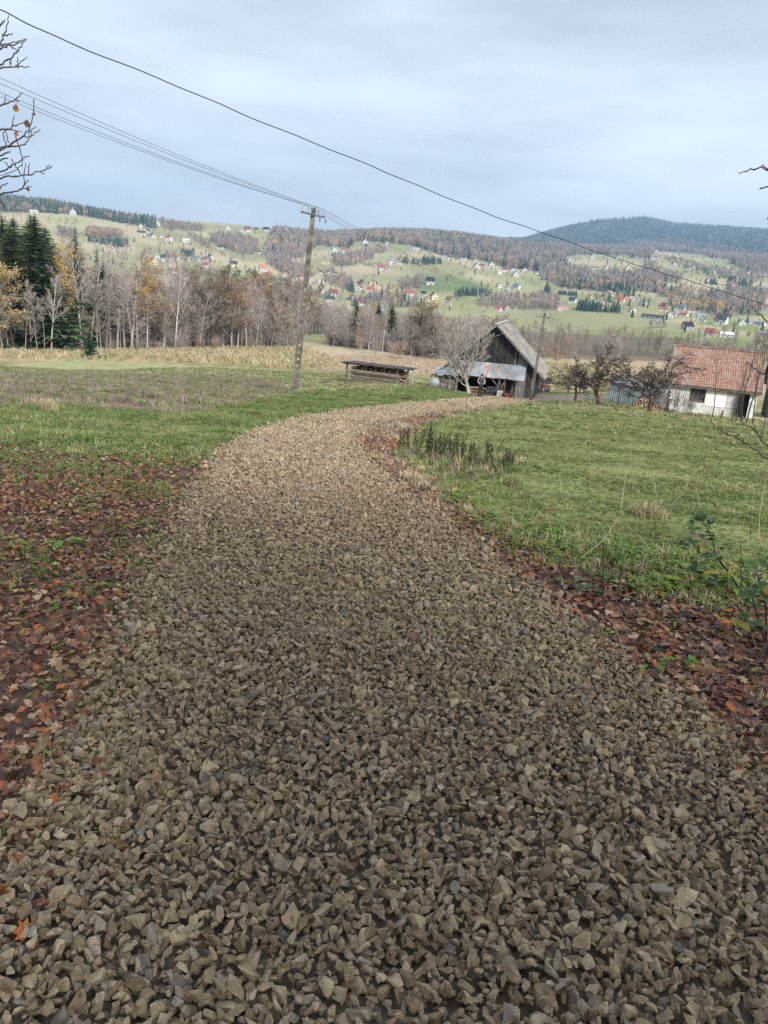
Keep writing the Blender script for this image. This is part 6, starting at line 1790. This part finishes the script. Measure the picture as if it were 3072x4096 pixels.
grass('lawn_grass', 'short damp grass of the right meadow', [
 (LAWN, (0, 14, 4, 14), 190, .04, .085, [0, 0, 0, 1, 2, 0, 5], 4, 13),
 (LAWN, (0, 22, 10, 27), 100, .045, .09, [0, 0, 1, 2, 0], 13, 26),
 (LAWN, (0, 34, 20, 46), 22, .10, .17, [0, 1, 2, 2, 1, 0], 26, 44),
 (LAWN, (4, 46, 36, 66), 9, .14, .24, [1, 2, 2, 3, 0], 44, 64)])
GL = dp((0,870),(400,892),(640,848),(960,838),(1040,858),(900,868),(660,897),(560,922),(480,962),(430,1010),(330,1010),(0,960),(-300,960),(-300,870))
grass('verge_grass', 'bright green grass along the left path edge', [
 (GL, (-14, 0, 8, 20), 130, .06, .13, [0, 0, 0, 5, 0, 2], 8, 18),
 (GL, (-22, 4, 14, 36), 50, .08, .15, [0, 0, 0, 1], 18, 34),
 (GL, (-20, 14, 30, 62), 16, .12, .2, [0, 0, 1], 34, 62),
 (LEAF_L, (-9, 0, 2, 12), 30, .05, .12, [0, 5, 5, 0, 0], 2, 12),
 (dp((0,925),(180,950),(330,985),(470,975),(430,1030),(350,1080),(150,1050),(0,1010)), (-14, 0, 5, 16), 26, .05, .10, [0, 0, 5], 4, 16),
 (dp((890,1005),(960,1060),(1150,1150),(1659,1240),(1900,1300),(1900,1400),(1400,1300),(1100,1190),(960,1085)), (0, 12, 4, 16), 120, .06, .14, [0, 5, 5, 5, 3, 2], 3, 16),
 (LEAF_R, (0, 8, 1.5, 10), 11, .06, .12, [5, 0, 5, 3], 1.5, 10)])
MD = dp((-300,780),(0,780),(640,795),(760,805),(960,838),(640,850),(400,892),(0,880),(-300,880))
grass('withered_meadow', 'brownish withered weeds of the left meadow', [
 (dp((-300,812),(0,806),(400,800),(600,824),(640,850),(400,892),(150,874),(0,885),(-300,885)), (-32, 2, 18, 62), 22, .10, .22, [4, 4, 4, 4, 1], 18, 62),
 (MD, (-50, 10, 28, 80), 9, .10, .2, [4, 1, 0, 4, 1, 2], 28, 80)])
grass('tall_dry_grass', 'pale tall dry grass along the wood edge', [
 (dp((-300,750),(0,752),(400,750),(620,742),(740,788),(640,796),(500,786),(300,777),(0,772),(-300,772)), (-95, 12, 60, 165), 3.2, .45, .9, [3, 3, 3, 2], 66, 165),
 (dp((1170,780),(1300,800),(1300,845),(1170,838)), (15, 50, 68, 130), 3, .25, .5, [3, 2], 70, 130),
 (dp((1420,868),(1700,890),(1700,912),(1420,890)), (16, 36, 46, 60), 8, .25, .5, [3, 2, 4], 48, 60)])
# clods of the ploughed field
n = 9000; x, y = qr.uniform(-25, 30, n), qr.uniform(70, 165, n)
y = np.round(y / 1.1) * 1.1 + qr.normal(0, .18, n)
px, py = project(np.stack([x, y, hz(x, y)], -1)); ok = inpoly(px, py, dp((600,762),(960,770),(945,806),(890,806),(720,797),(630,790)))
x, y = x[ok], y[ok]; n = x.size; s = qr.uniform(.25, .6, n)
o = scatter('soil_clods', STONES[:6], np.stack([x, y, hz(x, y) + .02], -1), np.stack([qr.normal(0, .3, n), qr.normal(0, .3, n), qr.uniform(0, 6.28, n)], -1), s, qr.integers(0, 6, n),
            [mat('soil_clod', (.26, .19, .13), (.42, .33, .235), scale=2, rough=.95, rnd=.25)])
tag(o, 'turned clods of the ploughed field', kind='stuff')

# ------------------------------------------------------------------ dead nettles at the bend
m_net = mat('withered_nettle', (.036, .040, .022), (.085, .085, .048), scale=4, rough=.85, rnd=.3)
m_netg = mat('fading_nettle_leaf', (.055, .075, .028), (.12, .145, .055), scale=4, rough=.8, rnd=.3)
c0 = gp(1790, 1840, None); ncl = empty('nettle_clump', c0)
for i in range(85):
    px = qr.uniform(1600, 2060); py = np.interp(px, [1600, 1800, 2060], [1800, 1845, 1880]) + qr.uniform(-26, 14)
    b = gp(px, py); top = np.interp(px, [1590, 1640, 1740, 1800, 1900, 1960, 2060], [1660, 1655, 1668, 1700, 1725, 1730, 1810]) + abs(qr.normal(0, 32))
    h = max(.25, at(px, top, math.hypot(b.x, b.y)).z - b.z)
    g = Geo(); P = limb(qr, np.zeros(3), (qr.normal(0, .17), qr.normal(0, .17), 1), h * qr.uniform(.6, 1.08), 7, .07, .01)
    g.tube(P, np.linspace(.006, .003, 8), 4, 0, cap=False)
    for j in range(int(h / .022)):
        t_ = .12 + .86 * j / (h / .022); k = t_ * 7; q = min(6, int(k)); p = P[q] + (P[q + 1] - P[q]) * (k - q)
        a = j * 1.9 + qr.uniform(0, .6); d = np.array([math.cos(a), math.sin(a), 0]); s = np.array([-d[1], d[0], 0]); L_ = qr.uniform(.035, .085) * (1.15 - .5 * t_)
        tip = p + d * L_ * .7 + np.array([0, 0, -L_ * qr.uniform(.2, 1.0)])
        g.add([p, p + d * L_ * .35 + s * L_ * .28, tip, p + d * L_ * .35 - s * L_ * .28], [(0, 1, 2, 3)], 1 if (t_ < .6 and qr.random() < .7) else 0)
    o = g.build('stem', [m_net, m_netg], ncl, fix=False); o.location = Vector(b) - c0
tag(ncl, 'clump of dark withered nettle stems at the path bend', 'nettles')
# straw skirt around the nettles and along the bank
grass('bank_straw', 'reddish straw and dead grass on the bend bank', [
 (dp((772,965),(778,938),(870,903),(1060,877),(1065,884),(900,918),(880,960),(900,1000),(1000,1120),(960,1120),(850,1030)), (-3, 12, 8, 40), 90, .06, .14, [3, 4, 3, 4], 8, 22),
 (dp((772,965),(778,938),(870,903),(1110,871),(1112,876),(900,918),(880,960),(900,1000)), (-3, 22, 20, 58), 30, .10, .18, [3, 4, 4], 20, 58),
 (dp((850,990),(900,960),(1120,1000),(1110,1030),(950,1040)), (-1, 8, 9, 16), 60, .08, .22, [4, 0, 0, 3], 8, 16)])

# ------------------------------------------------------------------ brambles, stalks and twigs at the right
m_bstem = mat('bramble_stem', (.035, .022, .022), (.08, .045, .04), scale=5, rough=.7)
m_bleaf = mat('bramble_leaf', (.04, .085, .024), (.10, .17, .045), scale=4, rough=.5, rnd=.25, spec=.4, transl=.15)
m_bleafy = mat('yellowing_leaf', (.28, .25, .05), (.42, .33, .08), scale=4, rough=.5, rnd=.2, transl=.2)
def ovate(g):
    V, F = [], []; n = 5
    for i in range(n + 1):
        t_ = i / n; w = .34 * math.sin(math.pi * t_ ** .75) + .004
        for x_ in (-w, 0, w): V.append((x_, t_, abs(x_) * .35 - .25 * t_ * t_))
    for i in range(n): F += [(i * 3, i * 3 + 1, i * 3 + 4, i * 3 + 3), (i * 3 + 1, i * 3 + 2, i * 3 + 5, i * 3 + 4)]
    return g.add(V, F)
_blm = ovate(Geo()).mesh('leaf', m_bleaf); _blmy = ovate(Geo()).mesh('leaf', m_bleafy)
def zc(x, y): return (2400 + .405 * x, 1900 + .405 * y)
def bramble(label, stems, leaves, r):
    base = gp(*stems[0][0], r); rr = math.hypot(base.x, base.y)
    t = empty('bramble', base)
    for st in stems:
        P = [np.array(gp(*st[0], r) - base)] + [np.array(at(px, py, rr - .04 * k) - base) for k, (px, py) in enumerate(st[1:])]
        g = Geo(); g.tube(P, np.linspace(.006, .0026, len(P)), 5, cap=False); g.build('stem', m_bstem, t)
    for (px, py, sz, yl) in leaves + [(a_ + qr.normal(0, 26), b_ + qr.normal(0, 22), c_ * .8, e_) for a_, b_, c_, e_ in leaves[::2]]:
        o = link('leaf', _blmy if yl else _blm, t); o.location = at(px, py, rr - .05 - qr.uniform(0, .12)) - base
        o.rotation_euler = (qr.uniform(-.5, .7), qr.uniform(-.5, .5), qr.uniform(0, 6.28)); s = 1.1 * sz * rr / FPX; o.scale = (s, s, s)
    tag(t, label, 'bramble')
A = [(880,450),(940,390),(1020,390),(1095,410),(1030,440),(940,540),(1000,530),(1110,535),(1045,575),(1030,640),(1085,650),(930,680),(860,650),(1160,665),(1040,700),(1000,790),(1130,800),(1230,820),(1010,830),(960,900),(870,920),(1040,900),(1130,870),(900,970),(1000,970),(1090,980),(980,440),(1060,590),(1110,620),(960,700),(890,700),(1080,900),(1200,930),(940,1130),(1000,1090),(1060,1070),(1110,1210),(1160,1200),(1220,1190),(1290,1080),(1180,1230),(1240,1220)]
bramble('tall bramble shoot with dark green oval leaves at right', [[zc(1430, 1210), zc(1300, 1000), zc(1150, 820), zc(1110, 640), zc(1050, 500), zc(985, 425)], [zc(1430, 1210), zc(1290, 990), zc(1100, 985), zc(900, 950)], [zc(1560, 1640), zc(1300, 1240), zc(1150, 1110), zc(1000, 1010)], [zc(1430, 1210), zc(1180, 830), zc(980, 720), zc(860, 650)]],
        [(*zc(x_ + qr.normal(0, 8), y_ + qr.normal(0, 8)), qr.uniform(34, 52), k_ % 9 == 5) for k_, (x_, y_) in enumerate(A)] + [(*zc(1310, 910), 55, True), (*zc(1190, 980), 55, True), (*zc(1250, 870), 50, True), (*zc(1200, 960), 45, True)], None)
B = [(580, 1090), (620, 1090), (590, 1150), (610, 1190), (400, 1120), (360, 1150), (470, 1110), (500, 1140), (440, 1150), (560, 1080), (640, 1110), (530, 1110)]
bramble('low arching bramble with bright green leaves over fallen leaves', [[(2000 + 930 * .646, 1600 + 1270 * .646), (2000 + 880 * .646, 1600 + 1200 * .646), (2000 + 800 * .646, 1600 + 1145 * .646), (2000 + 680 * .646, 1600 + 1125 * .646), (2000 + 560 * .646, 1600 + 1130 * .646), (2000 + 390 * .646, 1600 + 1135 * .646)]],
        [(2000 + x_ * .646, 1600 + y_ * .646, qr.uniform(36, 55), False) for x_, y_ in B] + [(2000 + 685 * .646, 1600 + 1140 * .646, 40, True)], None)
C = [(1010, 1860), (1100, 1840), (1070, 1720), (1160, 1750), (1400, 1480), (1500, 1520), (1450, 1500), (1570, 1480), (1560, 1290), (1500, 1330), (1640, 1180), (1600, 1100), (1520, 1190), (1650, 1060), (1480, 1130), (1540, 1060), (1620, 960), (1560, 930), (1650, 910), (1470, 1180), (1590, 1200), (1430, 1450), (1380, 1500), (1530, 1450), (1620, 1500), (1480, 1560)]
bramble('tangled bramble with green and yellow leaves at the right edge', [[zc(1640, 1700), zc(1580, 1480), zc(1500, 1200), zc(1400, 1080)], [zc(1640, 1700), zc(1640, 1300), zc(1560, 1000), zc(1700, 900)], [zc(1150, 1900), zc(1120, 1780), zc(1060, 1720)]],
        [(*zc(x_, y_), qr.uniform(36, 60), k_ % 6 == 4) for k_, (x_, y_) in enumerate(C)], None)
m_stalk = mat('dry_stalk', (.42, .33, .22), (.60, .50, .36), scale=4, rough=.8, rnd=.2)
m_dstalk = mat('dark_stalk', (.05, .035, .03), (.11, .08, .07), scale=4, rough=.8)
def zb(x, y): return (2000 + x * .646, 1600 + y * .646)
ST = [[(745, 690), (760, 560), (790, 430), (810, 370)], [(750, 700), (765, 560), (782, 440)], [(470, 1000), (640, 870), (760, 690), (880, 615)], [(800, 1670), (760, 1530), (700, 1380), (660, 1340)], [(930, 920), (850, 830), (770, 770)], [(970, 610), (960, 540), (950, 470)], [(1060, 650), (1130, 580), (1190, 530)],
      [(1470, 860), (1530, 700), (1580, 560)], [(1600, 860), (1610, 690), (1640, 520), (1655, 430)], [(1550, 940), (1600, 880), (1659, 810)], [(1600, 1560), (1540, 1400), (1420, 1240)], [(500, 900), (480, 780), (470, 690)], [(690, 850), (680, 790), (660, 770)], [(1250, 690), (1230, 600), (1185, 510)], [(330, 850), (300, 740), (285, 650)], [(560, 470), (580, 420), (600, 380)]]
ds = gp(*zb(750, 700)); t = empty('dry_stalks', ds)
for k, st in enumerate(ST):
    b = gp(*zb(*st[0])); rr = math.hypot(b.x, b.y)
    P = [np.array(b - ds)] + [np.array(at(*zb(*q), rr) - ds) for q in st[1:]]
    g = Geo(); g.tube(P, np.linspace(.0022, .0012, len(P)) * (1 + rr / 14), 4, cap=False); g.build('stalk', m_stalk, t)
for k, st in enumerate([[(635, 1290), (640, 1080), (640, 880)], [(440, 1020), (445, 920), (455, 850)], [(1490, 1260), (1495, 1080), (1490, 870)], [(1548, 870), (1555, 760), (1550, 690)], [(1265, 420), (1272, 370), (1280, 320)], [(1210, 640), (1215, 570), (1190, 500)]]):
    b = gp(*zb(*st[0])); rr = math.hypot(b.x, b.y)
    P = [np.array(b - ds)] + [np.array(at(*zb(*q), rr) - ds) for q in st[1:]]
    g = Geo(); g.tube(P, np.linspace(.005, .003, len(P)), 4, cap=False); g.build('dark_stem', m_dstalk, t)
tag(t, 'scattered dry grass stalks rising from the right meadow', 'dry stalks')
# grass tussocks in the lawn
m_tus = [m_straw, m_grassA]
for x_, y_, lab in ((2590, 2070, 'matted straw tussock before the bramble'), (2050, 1945, 'dark green grass tussock below the nettles'), (190, 1640, 'flattened straw tussock in the left grass')):
    b = gp(x_, y_); g = tuft(int(x_), 260, .22, .8, .010); g.m = [0 if qr.random() < (.75 if 'straw' in lab else .2) else 1 for _ in g.m]
    o = g.build('grass_tussock', m_tus, fix=False); o.location = b; hgt = .30 if y_ > 1700 else .42; o.scale = (hgt * 1.2, hgt * 1.2, hgt * .8); tag(o, lab, 'tussock')
# two dark stones lying in the leaves
for x_, y_, s_, lab in ((2645, 2618, .085, 'dark mossy stone lying among the fallen leaves'), (2412, 2530, .07, 'wet black stone at the leafy path edge')):
    b = gp(x_, y_); o = link('mossy_stone', STONES[3].mesh('mossy_stone', mat('mossy_stone', (.02, .024, .02), (.05, .055, .038), scale=4, rough=.6, bump=.5))); o.location = b + Vector((0, 0, .03)); o.scale = (s_ * 1.6, s_, s_); o.rotation_euler = (.1, .1, .5); tag(o, lab, 'stone')

# ------------------------------------------------------------------ trees whose twigs reach into the picture
def k7(x, y): return (x * .4069, y * .4069)
BR = [[(0, 640), (60, 600), (150, 530), (215, 440), (260, 380)], [(0, 655), (90, 660), (160, 650), (210, 610), (265, 560)], [(160, 650), (220, 660), (295, 660)], [(0, 460), (60, 460), (150, 435), (250, 385)], [(0, 435), (90, 430), (200, 400)],
      [(-10, 470), (10, 430), (40, 350), (70, 250), (85, 150)], [(20, 340), (80, 350), (125, 325)], [(0, 250), (20, 230), (45, 195)], [(170, 640), (175, 560)], [(110, 460), (180, 500)], [(105, 590), (100, 640)], [(0, 1030), (80, 1015), (150, 980), (220, 915)], [(45, 1020), (52, 930)], [(150, 985), (185, 998)],
      [(0, 1265), (80, 1268), (130, 1240), (235, 1200)], [(120, 1245), (140, 1130)], [(80, 1270), (150, 1285), (215, 1295)], [(0, 1485), (100, 1420), (200, 1360), (270, 1300), (310, 1200), (335, 1110), (335, 970)], [(240, 1345), (310, 1340), (395, 1270)], [(270, 1310), (355, 1240)],
      [(0, 1440), (130, 1445), (230, 1430), (290, 1370), (310, 1290)], [(60, 1440), (30, 1330), (45, 1255)], [(85, 1400), (60, 1290)], [(0, 1690), (100, 1640), (180, 1600), (235, 1555), (295, 1530)], [(0, 1725), (120, 1740), (250, 1725), (400, 1690), (460, 1665), (510, 1630)], [(280, 1715), (290, 1600)], [(440, 1670), (490, 1620)], [(400, 1690), (440, 1710)],
      [(0, 1890), (100, 1900), (200, 1870), (250, 1800), (285, 1770)], [(200, 1870), (310, 1828)], [(155, 1340), (200, 1470), (220, 1560), (215, 1620), (150, 1680), (0, 1725)], [(0, 1850), (75, 1800)], [(0, 1540), (60, 1500), (100, 1490)], [(230, 1840), (245, 1600)], [(100, 1640), (40, 1590)], [(145, 1640), (215, 1725)], [(0, 1560), (80, 1555)], [(0, 1950), (35, 2040)], [(115, 1560), (140, 1620)]]
def frame_tree(label, base, r, H, trunk_px, items, leaves, rad, side):
    t = empty('bare_tree', base)
    d = ray(trunk_px, 2048); tx = np.array([base.x, base.y, 0])
    g = Geo(); P = limb(np.random.default_rng(5), np.zeros(3) + np.array([0, 0, -.2]), (0.02, 0, 1), H, 10, .03, .03); g.tube(P, np.linspace(rad, rad * .2, 11), 9, cap=False); g.build('trunk', m_dark, t, smooth=True)
    for k, st in enumerate(items):
        rr = r + .5 * math.sin(k * 1.7)
        pts = [np.array(at(px, py, rr + .05 * j) - base) for j, (px, py) in enumerate(st)]
        edge = st[0][0] <= 2 if side < 0 else st[0][0] >= 3060
        if edge:
            a = pts[0]; z_ = max(1.2, a[2] - .8); tp = P[min(10, int((z_ + .2) / H * 10))]
            tp = np.array([tp[0], tp[1], z_])
            pts = [tp, tp * .55 + a * .45 + np.array([0, 0, -.12])] + pts
            rads = np.concatenate([[rad * .25, .011], np.linspace(.0065, .003, len(st))])
        else:
            rads = np.linspace(.004, .0026, len(pts))
        Q = np.array(pts); tt = np.linspace(0, len(Q) - 1, len(Q) * 4)
        Qi = np.stack([np.interp(tt, np.arange(len(Q)), Q[:, c]) for c in range(3)], -1)
        for _ in range(3): Qi[1:-1] = (Qi[:-2] + 2 * Qi[1:-1] + Qi[2:]) / 4
        Qi[1:-1] += qr.normal(0, .003, Qi[1:-1].shape)
        Ri = np.interp(tt, np.arange(len(Q)), rads) * (1 + .25 * (np.arange(len(tt)) % 5 == 4))
        g = Geo(); g.tube(Qi, Ri * (.6 if side > 0 else .9), 5); g.build('branch', m_dark, t, smooth=True)
    for (px, py, sz, ci) in leaves:
        o = link('leaf', _lm[1 if ci else 2], t); o.location = at(px, py, r) - base; o.rotation_euler = (1.3, qr.uniform(-.6, .6), .5); o.scale = (sz, sz, sz)
    tag(t, label, 'tree')
bt = gp(-760, 2150, 6.4)
frame_tree('leafless tree whose twigs reach in at upper left', bt, 6.0, 9, -760, [[k7(*q) for q in st] for st in BR], [(*k7(155, 1070), .055, 1), (*k7(265, 1212), .055, 0), (*k7(160, 1320), .04, 1), (*k7(335, 1120), .025, 0), (*k7(275, 1860), .03, 0)], .13, -1)
BR2 = [[(3080, 668), (3020, 672), (2985, 682), (2953, 690)], [(3080, 672), (3045, 663)], [(3080, 740), (3055, 750), (3037, 758)], [(3080, 876), (3069, 876)], [(3080, 1298), (3050, 1268), (3025, 1245), (3003, 1222)], [(3080, 1508), (3040, 1488), (3010, 1465), (2988, 1448)],
       [(3080, 1845), (3040, 1812), (2985, 1772), (2940, 1748), (2890, 1725), (2855, 1700), (2842, 1672)], [(3080, 1800), (3040, 1752), (3010, 1705), (2968, 1698)], [(3045, 1750), (3060, 1690), (3062, 1640)], [(3020, 1735), (3015, 1690)], [(2940, 1748), (2960, 1735)], [(2890, 1725), (2880, 1705)]]
bt2 = gp(3800, 2300, 4.6)
frame_tree('leafless tree whose twigs reach in at the right edge', bt2, 4.3, 8, 3800, BR2, [], .09, 1)

# ------------------------------------------------------------------ unseen wood added behind the viewpoint to shade the near path
protos, pm = [], []
for kd, v in (('spruce', 0), ('spruce', 1), ('oak', 0), ('alder', 0)):
    _, _, H, (t_, c_, mt_, mc_) = lib(kd, v); g = Geo(); g.add(t_.v, t_.f, len(pm)); pm += mt_
    o = len(pm); pm += mc_; base = len(g.v); g.v.extend(c_.v); g.f.extend([tuple(j + base for j in q) for q in c_.f]); g.m.extend([o + q for q in c_.m]); protos.append(g)
n = 105; x = qr.uniform(-32, 40, n); y = -5 - 30 * qr.random(n) ** 1.5
ok = ~((np.abs(x) < 2.2) & (y > -8)); x, y = x[ok], y[ok]; n = x.size
hs_ = np.array([22, 22, 13, 14.])
ii = qr.choice(4, n, p=[.36, .36, .14, .14])
o = scatter('added_shade_wood', protos, np.stack([x, y, hz(x, y)], -1), np.stack([qr.normal(0, .03, n), qr.normal(0, .03, n), qr.uniform(0, 6.28, n)], -1), qr.uniform(8, 12, n) / hs_[ii], ii, pm)
tag(o, 'unseen wood added behind the viewpoint to shade the near path', kind='stuff')
finish_labels()
